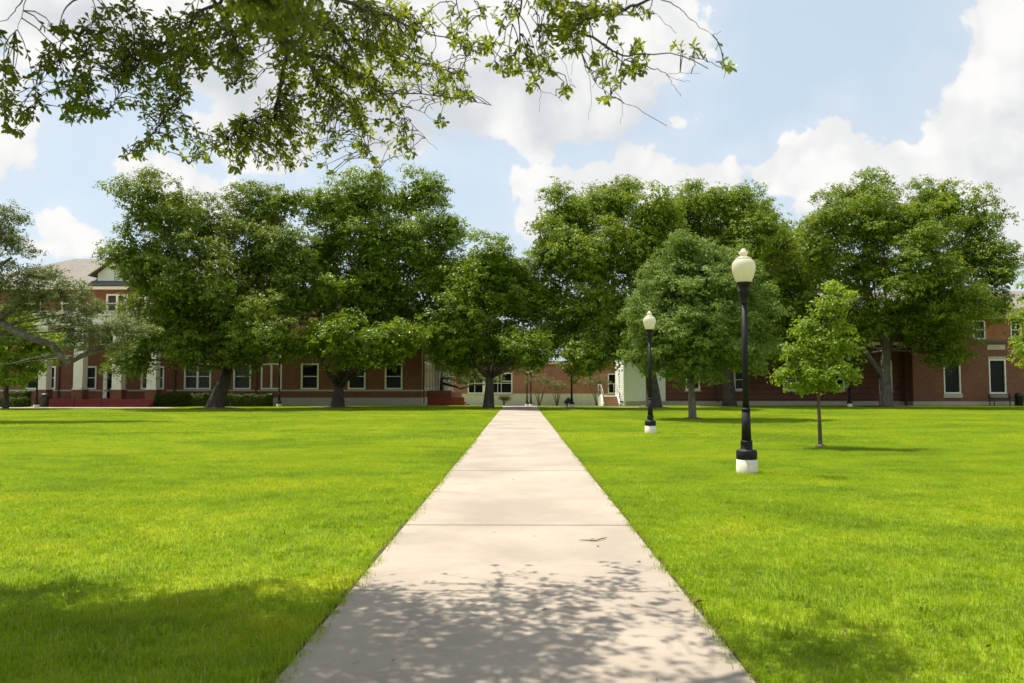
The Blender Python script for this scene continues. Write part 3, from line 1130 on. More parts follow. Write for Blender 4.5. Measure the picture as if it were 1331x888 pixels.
for a, b, c, d in wr:
    m = MB()
    m.box(a - 0.1, b + 0.0, YR2 - 0.05, YR2 - 0.004, 4.52, 4.92)
    m.build('stone_block', M['stone'], rh)
pipe(rh, WX(933, YR), YR, 0.3, 6.6)
pipe(rh, WX(1171, YR), YR, 0.3, 6.6)
m = MB()
m.box(WX(1176, YR), XS - 0.1, YR - 0.5, YR - 0.01, -0.1, 6.9)
m.build('pilaster', M['brick'], rh)

# ------------------------------------------------------------------ lamps
def make_lamp():
    r = empty('lamp_post', (0, 0, 0), 'tall black lamp post with cream globe nearest the walk, in front of the young tree', 'lamp post', 'lamp posts around the lawn')
    m = MB(); m.lathe([(0.19, -0.1), (0.192, 0.02), (0.186, 0.255), (0.17, 0.262)], 28); m.build('plinth', M['plinth'], r)
    m = MB()
    m.lathe([(0.183, 0.264), (0.187, 0.275), (0.187, 0.41), (0.178, 0.425), (0.115, 0.44), (0.106, 0.45), (0.106, 0.57), (0.112, 0.58), (0.11, 0.592), (0.094, 0.60)], 28)
    m.build('base', M['black'], r)
    m = MB()
    m.lathe([(0.091, 0.601), (0.076, 1.14)], 24, flute=0.06)
    m.lathe([(0.081, 1.141), (0.084, 1.155), (0.082, 1.185), (0.064, 1.20)], 24)
    m.lathe([(0.0615, 1.201), (0.056, 3.12)], 24, flute=0.08)
    m.lathe([(0.064, 3.121), (0.066, 3.135), (0.060, 3.15), (0.070, 3.22), (0.088, 3.29), (0.10, 3.305), (0.122, 3.325), (0.126, 3.35), (0.115, 3.375), (0.088, 3.39), (0.086, 3.41),
             (0.098, 3.44), (0.130, 3.475), (0.138, 3.49), (0.138, 3.522)], 28)
    m.build('pole', M['black'], r)
    m = MB()
    m.lathe([(0.132, 3.524), (0.150, 3.56), (0.182, 3.64), (0.207, 3.72), (0.217, 3.79), (0.214, 3.845), (0.198, 3.895), (0.170, 3.93), (0.145, 3.945)], 32)
    m.build('globe', M['globe'], r)
    m = MB()
    m.lathe([(0.150, 3.947), (0.146, 3.965), (0.120, 3.985), (0.085, 4.00), (0.062, 4.02), (0.062, 4.035), (0.086, 4.06), (0.088, 4.075), (0.066, 4.10), (0.048, 4.115), (0.046, 4.13), (0.03, 4.15), (0.004, 4.158)], 24)
    m.build('finial', M['globe'], r)
    return r


lamp = make_lamp()
g0 = at(970, 614, 14.8)
lamp.location = (g0.x, 14.75, 0)
for px, Y, lab in ((845, 27.1, 'second black lamp post with cream globe, beside the grey green tree'),
                   (743, 58.8, 'far black lamp post right of the walk end, beside the floodlight'),
                   (690, 82.0, 'right post of the close pair of small far lamps behind the walk end'),
                   (685, 86.5, 'left post of the close pair of small far lamps behind the walk end'),
                   (1104, 61.0, 'shaded lamp post standing behind the small young tree'),
                   (48, 57.5, 'lamp post beside the bin and the porch columns'),
                   (363, 60.5, 'lamp post between the hedge end and the fork trunked tree')):
    copy_tree(lamp, (WX(px, Y), Y, gz(Y)), lab)

# ------------------------------------------------------------------ small things on the ground
def make_bin(name, x, y, label, z=0.0):
    r = empty(name, (x, y, z), label, 'trash can')
    m = MB()
    m.lathe([(0.27, z), (0.30, z + 0.04), (0.31, z + 0.78), (0.33, z + 0.80), (0.33, z + 0.86), (0.30, z + 0.87)], 20, (x, y, 0))
    m.build('bin_body', M['metalblack'], r)
    m = MB()
    m.lathe([(0.32, z + 0.875), (0.31, z + 0.93), (0.24, z + 1.02), (0.16, z + 1.06), (0.14, z + 1.05)], 20, (x, y, 0))
    m.build('lid', M['metalblack'], r)


make_bin('trash_can', WX(58, 58.9), 58.9, 'dark domed trash can beside the lamp post by the porch steps', 0.0)
make_bin('trash_can', WX(1324, 63.2), 63.2, 'black domed trash can beside the metal bench', 0.0)

bx = WX(1300, 63.6)
be = empty('bench', (bx, 63.4, 0), 'black slatted metal bench against the right hall wall', 'bench')
m = MB()
for k in range(5): m.box(bx - 0.78, bx + 0.78, 63.1 + 0.1 * k, 63.18 + 0.1 * k, 0.43, 0.46)
m.build('seat', M['metalblack'], be)
m = MB()
m.box(bx - 0.8, bx + 0.8, 63.62, 63.66, 0.92, 0.97)
m.box(bx - 0.8, bx + 0.8, 63.62, 63.66, 0.50, 0.54)
for k in range(21): m.box(bx - 0.79 + 0.078 * k, bx - 0.765 + 0.078 * k, 63.63, 63.65, 0.54, 0.92)
m.build('backrest', M['metalblack'], be)
for s in (-1, 1):
    m = MB()
    x = bx + s * 0.8
    m.box(x - 0.03, x + 0.03, 63.06, 63.12, 0, 0.66)
    m.box(x - 0.03, x + 0.03, 63.66, 63.72, 0, 0.97)
    m.box(x - 0.035, x + 0.035, 63.05, 63.66, 0.662, 0.70)
    m.build('leg', M['metalblack'], be)

fx, fy = WX(737, 59.6), 59.6
fl = empty('floodlight', (fx, fy, 0), 'small dark ground floodlight beside the far lamp base', 'floodlight')
m = MB()
m.tube([(fx, fy, 0), (fx, fy, 0.3)], 0.05, 8)
m.build('stake', M['metalblack'], fl)
m = MB()
m.tube([(fx - 0.16, fy, 0.30), (fx - 0.1, fy, 0.36), (fx + 0.12, fy, 0.60), (fx + 0.2, fy, 0.66)], [0.12, 0.17, 0.22, 0.20], 12)
m.build('lamp_head', M['metalblack'], fl)

tw = MB()
pts = [at(752, 708, 8.3), at(762, 708.5, 8.3), at(772, 707, 8.32), at(781, 704, 8.40), at(787, 702.5, 8.46)]
tw.tube([(p.x, 8.20 + (0.0, -0.035, -0.03, 0.05, 0.14)[i], 0.038 + 0.006 * (i % 2)) for i, p in enumerate(pts)], [0.003, 0.006, 0.006, 0.006, 0.003], 6)
tw.tube([(pts[2].x, 8.26, 0.040), (pts[2].x - 0.05, 8.20, 0.046)], [0.004, 0.002], 5)
tag(tw.build('fallen_twig', M['litter']), 'thin curved brown twig lying on the pale walk', 'twig')
m = MB()
lp = Vector((WX(899, 5.85), 5.85, 0.04))
m.add([lp, lp + Vector((0.035, 0.015, 0.022)), lp + Vector((0.075, 0.02, 0.01)), lp + Vector((0.035, -0.03, 0.03)), lp + Vector((0.02, 0.04, 0.035))], [(0, 1, 2), (0, 2, 3), (0, 4, 1)])
m.tube([lp, lp + Vector((-0.04, 0.02, 0.004))], [0.002, 0.002], 5)
tag(m.build('dry_leaf', M['litter']), 'curled brown dry leaf on the right edge of the walk', 'leaf')
# earth and litter along the trimmed edges of the walk
n = 1500
yy = rng.uniform(3.5, 24, n)
xx = np.where(rng.random(n) < .5, -PW - 0.035, PW - 0.015) + rng.normal(0, 0.018, n)
P = np.stack([xx, yy, np.full(n, 0.02) + rng.uniform(0, 0.022, n)], 1)
V = leaf_quads(P, unit(rng.normal(size=(n, 3)) + np.array([0, 0, 1.2])), rng.uniform(0.008, 0.03, n), rng.uniform(0.006, 0.014, n), 0)
n = 260
yb = 4.2 + 26 * rng.random(n) ** 1.4
xb = rng.uniform(-1, 1, n) * (1.5 + yb * 0.7)
P = np.stack([xb, yb, np.where(np.abs(xb) < PW - 0.05, 0.036, rng.uniform(0.035, 0.055, n))], 1)
keep = (np.abs(xb) > PW) | (rng.random(n) < 0.35)
L = rng.uniform(0.02, 0.06, n)
V = np.concatenate([V, leaf_quads(P, unit(rng.normal(size=(n, 3)) * 0.35 + np.array([0, 0, 1.2])), L, L * 0.5, 0)[keep]])
tag(quads_object('debris', V, M['litter']), kind='stuff')
# clover and taller tufts among the grass
VV = []
for k in range(420):
    y_ = 4.2 + 14 * random.random() ** 1.5
    x_ = (PW + 0.12 + random.random() ** 1.3 * (1.0 + y_ * 0.62)) * random.choice([-1, -1, 1])
    b_ = blade_patch(0.12, random.randint(10, 26), 0.05, 0.105, random.choice([0.005, 0.007, 0.011]))
    VV.append(b_ + np.array([x_, y_, 0.0]))
for k in range(520):
    y_ = 4.0 + 22 * random.random() ** 1.3
    sd_ = random.choice([-1, 1])
    x_ = sd_ * (PW + (0.03 if sd_ < 0 else 0.0) + random.gauss(0.0, 0.012))
    b_ = blade_patch(random.uniform(0.05, 0.22), random.randint(8, 30), 0.03, 0.075, 0.0045)
    VV.append(b_ + np.array([x_, y_, 0.015]))
tag(quads_object('weeds', np.concatenate(VV), M['grass'], None, 5, [(0, 1, 2, 3), (3, 2, 4)]), kind='stuff')

# ------------------------------------------------------------------ trees
def bez(a, b, bow, n=6):
    a, b = Vector(a), Vector(b)
    m_ = (a + b) / 2 + Vector(bow)
    return [a * (1 - t) ** 2 + m_ * 2 * t * (1 - t) + b * t * t for t in [i / (n - 1) for i in range(n)]]


def crown_leaves(lobes, n_clump, per, cr, L, flat=0.55, low=0.35, inner=0.22, upb=0.7):
    """Clumps of leaves over the surface of each lobe (centre, radii), a few inside; returns leaves and clump centres."""
    w = np.array([(r[0] * r[2] + r[0] * r[1]) ** 1.0 for c, r in lobes])
    w = w / w.sum()
    C, D = [], []
    for (c, r), wi in zip(lobes, w):
        k = max(5, int(n_clump * wi))
        d = unit(rng.normal(size=(k * 2, 3)))
        keep = (d[:, 2] > -low) | (rng.random(k * 2) < 0.35)
        d = d[keep][:k]
        q = np.where(rng.random(len(d)) < inner, rng.uniform(0.15, 0.65, len(d)), rng.uniform(0.74, 1.08, len(d)))
        C.append(np.array(c) + d * np.array(r) * q[:, None])
        D.append(d)
    C, D = np.concatenate(C), np.concatenate(D)
    K = len(C)
    s = cr * rng.uniform(0.55, 1.35, K)
    cnt = np.maximum(12, (per * (s / cr) ** 2 * rng.uniform(0.75, 1.25, K))).astype(int)
    # each clump carries sprays, each spray a handful of leaves that face much the same way
    ns = np.maximum(3, cnt // 11)
    si = np.repeat(np.arange(K), ns)
    m_ = len(si)
    o = unit(rng.normal(size=(m_, 3)))
    o[:, 2] = np.where((o[:, 2] < -0.1) & (rng.random(m_) < 0.6), -o[:, 2], o[:, 2])
    o = o * (rng.random((m_, 1)) ** 0.35) * rng.choice([1, 1, 1, 1.22], (m_, 1))
    SC = C[si] + o * s[si][:, None] * np.array([1, 1, flat])
    SN = unit(rng.normal(size=(m_, 3)) * 0.45 + np.array([0, 0, upb]) + D[si] * 0.25 + o * 0.85)
    li = np.repeat(np.arange(m_), rng.integers(6, 17, m_))
    n = len(li)
    P = SC[li] + rng.normal(size=(n, 3)) * (L * 0.62) * np.array([1, 1, 0.6])
    nr = unit(SN[li] + rng.normal(size=(n, 3)) * 0.34)
    LL = L * rng.uniform(0.65, 1.3, n)
    return leaf_quads(P, nr, LL, LL * rng.uniform(0.42, 0.62, n)), C


def tree(name, label, group, px, Y, lobes, trunk, rad, leaf, bark='bark', n_clump=420, per=170, cr=0.85, L=0.20, limbs=None, twigs=3, inner=0.22, flat=0.55, depth=0.85, low=0.35, category='tree', spread=4.5, lr=0.34, core=125):
    """lobes: (px, py, dy, rx, rz) measured in the photograph, dy metres in front (-) or behind; trunk: [(px, py, dy)]."""
    z0 = gz(Y)
    base = Vector((WX(px, Y), Y, z0))
    r = empty(name, base, label, category, group)
    k = Y / F
    lb = []
    for a, b, dy, rx, rz in lobes:
        dy += random.uniform(-spread, spread * 0.35) if dy > -2 else 0
        c = at(a, b, Y + dy)
        kk = (Y + dy) / F
        lb.append((tuple(c), (rx * kk, rx * kk * depth, rz * kk)))
    tp = [Vector((base.x, base.y, z0 - 0.1))] + [at(a, b, Y + d) for a, b, d in trunk]
    m = MB()
    rr = [rad * 1.15] + [rad * (1 - 0.45 * i / max(1, len(tp) - 1)) for i in range(1, len(tp))]
    if len(tp) > 1:
        tp.insert(1, tp[0].lerp(tp[1], 0.18) + Vector((0, 0, 0.05)))
        rr.insert(1, rad * 1.04)
    m.tube(tp, rr, 12)
    top = tp[-1]
    V, C = crown_leaves(lb, n_clump, per, cr, L, flat=flat, inner=inner, low=low)
    # larger leaves added deep inside to block light and darken the gaps
    Vi = []
    for c, rd in lb:
        n_ = int(core * rd[0] * rd[2])
        d_ = unit(rng.normal(size=(n_, 3))) * (rng.random((n_, 1)) ** 0.4) * 0.70
        p_ = np.array(c) + d_ * np.array(rd)
        Li = L * 1.9 * rng.uniform(0.7, 1.2, n_)
        Vi.append(leaf_quads(p_, unit(rng.normal(size=(n_, 3)) + np.array([0, 0, 0.5])), Li, Li * 0.62))
    V = np.concatenate([V] + Vi)
    ends = []
    for c, rd in lb:
        c = Vector(c)
        st = top if c.z > top.z - 0.5 else tp[-2]
        p = bez(st, c, (random.uniform(-.5, .5), random.uniform(-.5, .5), random.uniform(-0.2, 0.5)), 6)
        r0 = rr[-1] * lr
        m.tube(p, [r0 * (1 - 0.78 * i / 5) for i in range(6)], 7)
        ends.append((c, rd, p))
    Cn = np.array(C)
    for c, rd, p in ends:
        dist = np.linalg.norm((Cn - np.array(c)) / np.array(rd), axis=1)
        near = np.where(dist < 1.15)[0]
        random.shuffle(near := list(near))
        for j in near[:max(4, int(twigs * 4))]:
            s_ = p[random.randint(2, 5)]
            q = bez(s_, C[j], (random.uniform(-.3, .3), random.uniform(-.3, .3), random.uniform(-.1, .4)), 5)
            m.tube(q, [min(0.05, rr[-1] * 0.13) * (1 - 0.17 * i) for i in range(5)], 5, False)
    for pts_, r0 in (limbs or []):
        q = [at(a, b, Y + d) for a, b, d in pts_]
        m.tube(q, [r0 * (1 - 0.6 * i / (len(q) - 1)) for i in range(len(q))], 9)
    m.build('trunk', M[bark], r)
    quads_object('crown', V, M[leaf], r)
    return r


TG = 'trees around the lawn'
# the broad leaning tree in front of the columned hall
tree('oak_tree', 'broad dark tree with leaning trunk by the hedges, two peaked crown', TG, 279, 56.5,
     [(200, 272, 1, 52, 45), (255, 300, 0, 45, 45), (185, 345, 0, 40, 50), (165, 330, -1, 20, 34), (235, 370, 0, 70, 60), (340, 285, 1, 46, 42), (375, 265, 2, 22, 24), (330, 350, 0, 60, 60), (370, 380, 1, 35, 60),
      (290, 410, -1.5, 62, 48), (205, 430, -1, 50, 42), (175, 465, -2, 28, 34), (340, 430, -1, 42, 42), (250, 455, -1, 50, 30), (305, 462, -2, 38, 24), (364, 450, -2.5, 30, 28), (378, 400, 0.5, 36, 46), (374, 335, 1, 30, 42)],
     [(284, 515, 0), (291, 497, 0), (297, 480, 0)], 0.62, 'leaf_oak', n_clump=380, per=405, cr=1.0, flat=0.8, L=0.185, twigs=2, inner=0.2, depth=0.7,
     limbs=[([(297, 482, 0), (285, 440, 0), (275, 400, -1), (285, 370, -1.5), (300, 345, -1.5)], 0.28), ([(297, 482, 0), (320, 440, 0), (345, 400, 0), (350, 365, 0)], 0.25)])
# the fork trunked tree with bright front boughs
tree('magnolia_tree', 'fork trunked tree with bright yellow green boughs in front of a tall dark crown', TG, 439, 58.5,
     [(430, 275, 1, 42, 38), (480, 262, 2, 48, 38), (535, 262, 2, 42, 36), (585, 300, 1.5, 26, 26), (470, 320, 1, 58, 45), (540, 330, 1, 58, 50), (420, 345, 1, 38, 44), (575, 375, 1.5, 38, 50), (505, 385, 2, 70, 46),
      (565, 430, 2, 42, 42), (475, 395, 2, 66, 44), (420, 390, 2.5, 34, 34), (490, 430, 3, 70, 26), (405, 441, -5, 27, 30), (447, 444, -6, 42, 25), (510, 442, -5.5, 34, 23), (531, 451, -5, 14, 16), (470, 467, -4.5, 42, 11), (436, 374, -3.5, 25, 17)],
     [(440, 512, 0), (441, 500, 0)], 0.50, 'leaf_deep', n_clump=360, per=499, cr=1.0, flat=0.8, L=0.19, twigs=1.5, depth=0.75, spread=1.5,
     limbs=[([(441, 503, 0), (430, 488, -.5), (418, 470, -1), (405, 445, -2)], 0.28), ([(441, 503, 0), (455, 485, -.5), (475, 468, -1), (505, 445, -2)], 0.28), ([(441, 503, 0), (446, 470, 0), (470, 400, 0), (480, 330, 0)], 0.3)])
# the smaller tree left of the walk end
tree('magnolia_tree', 'dark tree just left of the walk end with straight single trunk', TG, 635, 57.6,
     [(640, 345, 0, 34, 32), (600, 370, 1, 32, 38), (670, 378, 0, 30, 34), (635, 395, 0, 50, 40), (590, 430, 0, 40, 40), (640, 448, 1, 42, 22), (685, 405, 1, 24, 30), (685, 448, -4.5, 24, 22), (700, 466, -4, 14, 14), (598, 462, 1, 40, 20), (655, 470, 1.5, 30, 12)],
     [(636, 505, 0), (636, 490, 0)], 0.40, 'leaf_deep', spread=2.0, n_clump=260, per=436, cr=0.98, flat=0.8, L=0.185, twigs=2,
     limbs=[([(636, 492, 0), (622, 478, 0), (605, 460, 0), (595, 430, 0)], 0.2), ([(636, 492, 0), (655, 478, 0), (680, 455, -1)], 0.2)])
# the tall one right of the walk end
tree('pecan_tree', 'wide tall tree right of the walk end behind the second lamp post', TG, 850, 58.5,
     [(745, 285, 1, 42, 36), (800, 275, 1, 46, 34), (845, 290, 1.5, 40, 40), (715, 325, 0, 30, 36), (770, 335, 0, 58, 45), (830, 345, 0, 50, 50), (720, 385, 0, 38, 42), (780, 400, -.5, 58, 45), (735, 440, -.5, 44, 36), (800, 445, -1, 46, 34), (770, 468, -1, 38, 20), (845, 420, 0, 40, 50)],
     [(848, 505, 0), (846, 488, 0), (835, 465, 0)], 0.58, 'leaf_pecan', n_clump=330, per=483, cr=1.1, flat=0.8, L=0.19, twigs=2, depth=0.8,
     limbs=[([(847, 490, 0), (820, 462, 0), (790, 430, 0), (765, 390, 0)], 0.3), ([(846, 486, 0), (842, 440, 0), (838, 380, 0), (830, 330, 0)], 0.32)])
# the tall one behind the grey green tree
tree('pecan_tree', 'tall tree standing behind the grey green tree, its top spreading to the right', TG, 948, 63.5,
     [(885, 275, 1, 36, 32), (930, 262, 1, 46, 26), (975, 285, 1, 36, 30), (905, 315, 0, 50, 40), (960, 325, 0, 54, 40), (1010, 330, 0, 32, 36), (1030, 375, 0, 36, 40), (990, 390, 0, 45, 45), (930, 380, 0, 55, 50), (1020, 430, -1, 40, 40), (960, 440, 0, 60, 40), (1060, 405, -0.5, 26, 32)],
     [(947, 500, 0), (945, 475, 0), (942, 450, 0)], 0.55, 'leaf_pecan', n_clump=300, per=468, cr=1.1, flat=0.8, L=0.19, twigs=2, depth=0.7)
# the grey green one nearer
tree('ash_tree', 'mid sized grey green tree standing on open lawn between the first two lamp posts', TG, 900, 38.5,
     [(905, 350, 0, 40, 38), (935, 345, 0, 36, 32), (870, 375, 0, 40, 38), (910, 390, 0, 60, 50), (960, 380, 0, 42, 44), (850, 415, 0, 36, 40), (980, 425, 0, 36, 42), (905, 440, -0.3, 75, 46), (850, 460, 0, 42, 30), (960, 465, 0, 48, 30), (905, 482, 0, 40, 20), (890, 328, 0, 24, 20)],
     [(899, 515, 0), (899, 490, 0), (902, 440, 0)], 0.19, 'leaf_ash', 'barkpale', n_clump=560, per=230, cr=0.50, L=0.115, twigs=1, spread=1.2, core=330, flat=0.75, inner=0.25, low=0.5)
# the big one before the right hall
tree('elm_tree', 'big rounded tree with pale forked trunk before the two storey brick hall', TG, 1152, 61.5,
     [(1125, 262, 1, 40, 36), (1090, 290, 1, 42, 36), (1150, 300, 0, 50, 42), (1220, 262, 1, 45, 28), (1200, 305, 0, 50, 36), (1270, 290, 0, 34, 34), (1262, 345, -.5, 50, 42), (1300, 355, 0, 26, 34), (1190, 360, -1, 60, 46), (1120, 355, 0, 50, 46), (1068, 330, 0, 34, 40),
      (1240, 395, -1, 50, 30), (1290, 395, -1, 30, 22), (1180, 410, -1, 55, 30), (1110, 420, 1, 48, 44), (1075, 440, 1.5, 36, 44), (1225, 440, -2, 46, 26), (1240, 465, -2, 30, 16), (1100, 460, 1, 30, 30)],
     [(1151, 505, 0), (1150, 480, 0), (1153, 455, 0), (1155, 430, 0)], 0.50, 'leaf_pecan', 'barkpale', n_clump=400, per=436, cr=1.02, flat=0.75, L=0.185, twigs=2, depth=0.7,
     limbs=[([(1148, 490, 0), (1138, 476, 0), (1125, 458, 0), (1108, 440, 0.4), (1095, 415, 0.6)], 0.26), ([(1153, 455, 0), (1165, 425, 0), (1190, 390, -.3), (1215, 350, 0)], 0.28), ([(1153, 455, 0), (1140, 420, 0), (1125, 380, 0), (1120, 330, 0)], 0.3)])
# young tree on the lawn
tree('young_tree', 'small bright green young tree with slim trunk on the open lawn', TG, 1065, 20.9,
     [(1078, 402, 0, 20, 14), (1056, 430, 0, 22, 16), (1097, 424, 0, 11, 11), (1050, 458, 0, 27, 18), (1088, 455, 0, 24, 16), (1016, 487, 0, 17, 9), (1063, 484, -.2, 36, 16), (1110, 488, 0, 14, 8), (1062, 503, 0, 26, 8), (1101, 387, 0, 6, 10), (1034, 506, 0, 11, 6), (1083, 378, 0, 6, 8), (1030, 462, 0, 12, 8)],
     [(1065, 545, 0), (1064, 515, 0), (1068, 470, 0), (1075, 420, 0)], 0.052, 'leaf_young', 'barkbrown', n_clump=230, per=36, cr=0.22, L=0.10, twigs=3, spread=0.25, lr=0.5, core=60, flat=0.65, inner=0.35, low=0.6)
# live oak reaching in from the left
tree('live_oak', 'spreading live oak with crooked grey limbs reaching in at the left edge', TG, -78, 36.0,
     [(-70, 300, 0, 70, 60), (5, 320, 0, 36, 42), (-10, 365, 0, 40, 30), (50, 362, 0, 34, 26), (80, 380, 0.3, 34, 30), (40, 400, 0, 42, 24), (112, 402, 0.6, 26, 24), (85, 420, 0.3, 30, 14), (100, 445, 0.3, 24, 14), (125, 440, 0.3, 24, 14), (160, 428, 0.5, 30, 14), (185, 432, 0.7, 22, 12), (150, 455, .5, 20, 12),
      (-100, 380, 0, 80, 50), (15, 285, 0, 22, 22)],
     [(-74, 480, 0), (-66, 440, 0)], 0.42, 'leaf_live', 'barkpale', n_clump=740, per=125, cr=0.36, L=0.09, twigs=1, spread=0.8, lr=0.10, core=20, flat=0.7, inner=0.3,
     limbs=[([(-66, 440, 0), (-30, 428, 0), (0, 418, 0), (20, 432, 0), (45, 441, 0), (66, 447, 0), (78, 462, 0), (88, 473, 0), (96, 468, 0), (108, 462, 0.2), (135, 455, 0.4)], 0.22),
            ([(-30, 428, 0), (0, 414, 0), (18, 402, 0), (24, 385, 0), (45, 390, 0), (70, 380, 0)], 0.17), ([(-66, 440, 0), (-40, 380, 0), (0, 345, 0), (15, 335, 0)], 0.15)])
# bright bush like tree under it
tree('pecan_tree', 'low bright green tree behind the live oak limbs at the left edge', TG, 8, 55.0,
     [(10, 430, 0, 36, 30), (45, 445, 0, 26, 24), (-10, 465, 0, 38, 30), (35, 475, 0, 30, 20), (70, 450, 0, 14, 14), (10, 495, 0, 24, 10)],
     [(8, 505, 0), (8, 480, 0)], 0.2, 'leaf_young', n_clump=150, per=120, cr=0.65, L=0.19, twigs=2)
# tree leaning in at the right edge
tree('pecan_tree', 'bright green tree just entering at the right edge near the bench', TG, 1385, 50.0,
     [(1370, 420, 0, 44, 34), (1345, 450, 0, 24, 26), (1400, 380, 0, 60, 50), (1380, 470, 0, 44, 22), (1338, 415, 0, 14, 16), (1430, 430, 0, 50, 50)],
     [(1384, 500, 0), (1384, 470, 0)], 0.3, 'leaf_young', n_clump=220, per=110, cr=0.65, L=0.2, twigs=2)
# trees far behind the halls
tree('pecan_tree', 'tall dark tree filling the gap behind the ash and elm crowns', TG, 1035, 84.0,
     [(1010, 330, 0, 40, 36), (1050, 345, 0, 36, 36), (1030, 400, 0, 60, 50), (1000, 440, 0, 60, 40), (1080, 420, 0, 40, 50)],
     [(1035, 490, 0), (1035, 460, 0)], 0.5, 'leaf_oak', n_clump=200, per=120, cr=1.3, L=0.32, twigs=1)
tree('live_oak', 'live oak with a low level limb before the low hall', TG, 575, 75.0,
     [(600, 478, 0, 26, 14), (570, 470, 0, 30, 20), (622, 488, 0, 18, 10), (640, 492, -0.5, 12, 8), (600, 495, 0, 18, 6)],
     [(574, 505, 0), (574, 492, 0)], 0.25, 'leaf_live', n_clump=90, per=80, cr=0.6, L=0.16, twigs=2,
     limbs=[([(574, 498, 0), (590, 502, 0), (600, 505, 0), (615, 500, 0), (630, 500, 0)], 0.14)])

# crape myrtles along the low hall
def myrtle(px, Y, hgt, label):
    x, z = WX(px, Y), gz(Y)
    r = empty('crape_myrtle', (x, Y, z), label, 'shrub', 'crape myrtles along the low hall')
    m = MB()
    lb = []
    for k in range(5):
        q = k * 1.26 + random.random()
        tx, ty = x + math.cos(q) * hgt * 0.26, Y + math.sin(q) * hgt * 0.25
        p = bez((x + 0.05 * math.cos(q), Y + 0.05 * math.sin(q), z - 0.05), (tx, ty, z + hgt * 0.72), (-0.15 * math.cos(q), -0.15 * math.sin(q), 0), 6)
        m.tube(p, [0.05, 0.045, 0.04, 0.035, 0.025, 0.015], 6)
        lb.append(((tx, ty, z + hgt * 0.78), (hgt * 0.26, hgt * 0.26, hgt * 0.20)))
    m.build('stem', M['barkbrown'], r)
    V, _ = crown_leaves(lb, 60, 60, 0.30, 0.11, low=0.9, inner=0.3)
    quads_object('crown', V, M['leaf_myrtle'], r)


myrtle(701, 86.0, 3.5, 'first crape myrtle right of the far lamp pair, widest crown')
myrtle(724, 87.0, 2.9, 'slim crape myrtle between its two neighbours, left of the far lamp')
myrtle(776, 83.5, 3.3, 'crape myrtle beside the annexe steps and rails')
myrtle(655, 88, 1.2, 'low sprouting crape myrtle under the wide window of the low hall')


# hedges
def hedge(px0, px1, Y, h, d, label, n=9000, mat='leaf_hedge'):
    x0, x1 = WX(px0, Y), WX(px1, Y)
    r = empty('hedge', ((x0 + x1) / 2, Y, 0), label, 'hedge', 'clipped hedges before the columned hall')
    u = rng.uniform(-1, 1, (n, 3))
    ax = rng.integers(0, 3, n)
    skin = rng.random(n) < 0.8
    for k in range(3):
        sel = skin & (ax == k)
        u[sel, k] = np.sign(u[sel, k]) * rng.uniform(0.86, 1.02, sel.sum())
    lump = 0.05 * np.sin(u[:, 0] * (x1 - x0) * 2.1) + 0.04 * np.sin(u[:, 0] * (x1 - x0) * 5.3 + 1)
    P = np.stack([(x0 + x1) / 2 + u[:, 0] * (x1 - x0) / 2, Y + u[:, 1] * d / 2, h * 0.5 + u[:, 2] * h * 0.48 + lump * (u[:, 2] > 0)], 1)
    nr = unit(rng.normal(size=(n, 3)) + u * 0.8 + np.array([0, 0, .4]))
    L = rng.uniform(0.06, 0.13, n)
    quads_object('foliage', leaf_quads(P, nr, L, L * .6), M[mat], r)
    m = MB()
    k = x0 + 0.3
    while k < x1:
        m.tube([(k, Y, -0.05), (k + 0.05, Y, h * 0.4), (k - 0.03, Y + 0.05, h * 0.8)], [0.03, 0.025, 0.012], 5)
        k += 0.55
    m.build('stem', M['bark'], r)


hedge(205, 273, 61.3, 1.02, 1.1, 'long clipped hedge left of the leaning trunk, beside the porch steps', 14000)
hedge(288, 352, 61.0, 0.95, 1.1, 'clipped hedge right of the leaning trunk, before paired windows', 13000)
hedge(-30, 30, 58.9, 0.75, 1.2, 'low trimmed hedge at the far left edge', 9000)
hedge(14, 36, 61.5, 1.15, 1.0, 'rounder taller hedge behind the low one at left', 5000)


# mulch rings at tree feet
def ring(px, Y, r0):
    x = WX(px, Y)
    m = MB()
    n = 22
    v = [(x, Y, 0.13)]
    for k in range(n):
        q = 2 * math.pi * k / n
        rr = r0 * random.uniform(0.8, 1.15)
        v.append((x + rr * math.cos(q), Y + rr * math.sin(q), 0.045))
    m.add(v, [(0, 1 + k, 1 + (k + 1) % n) for k in range(n)])
    return m


for px, Y, r0 in ((279, 56.5, 1.8), (439, 58.5, 2.0), (1152, 61.5, 2.2), (850, 58.5, 1.2), (900, 38.5, 0.55), (1065, 20.9, 0.16)):
    tag(ring(px, Y, r0).build('mulch', M['mulch']), kind='structure')

# ------------------------------------------------------------------ the oak that overhangs the walk
ov = empty('overhanging_oak', (-5.0, 1.6, 0), 'oak whose leafy boughs hang over the walk across the top', 'tree')
wood = MB()
TRK = [Vector((-5.0, 1.6, -0.1)), Vector((-5.0, 1.6, 0.3)), Vector((-4.85, 1.7, 1.6)), Vector((-4.7, 1.9, 3.0)), Vector((-4.5, 2.1, 4.2))]
wood.tube(TRK, [0.5, 0.40, 0.34, 0.32, 0.28], 14)
fork = TRK[-1]
skel = []          # points on the boughs where twigs may start


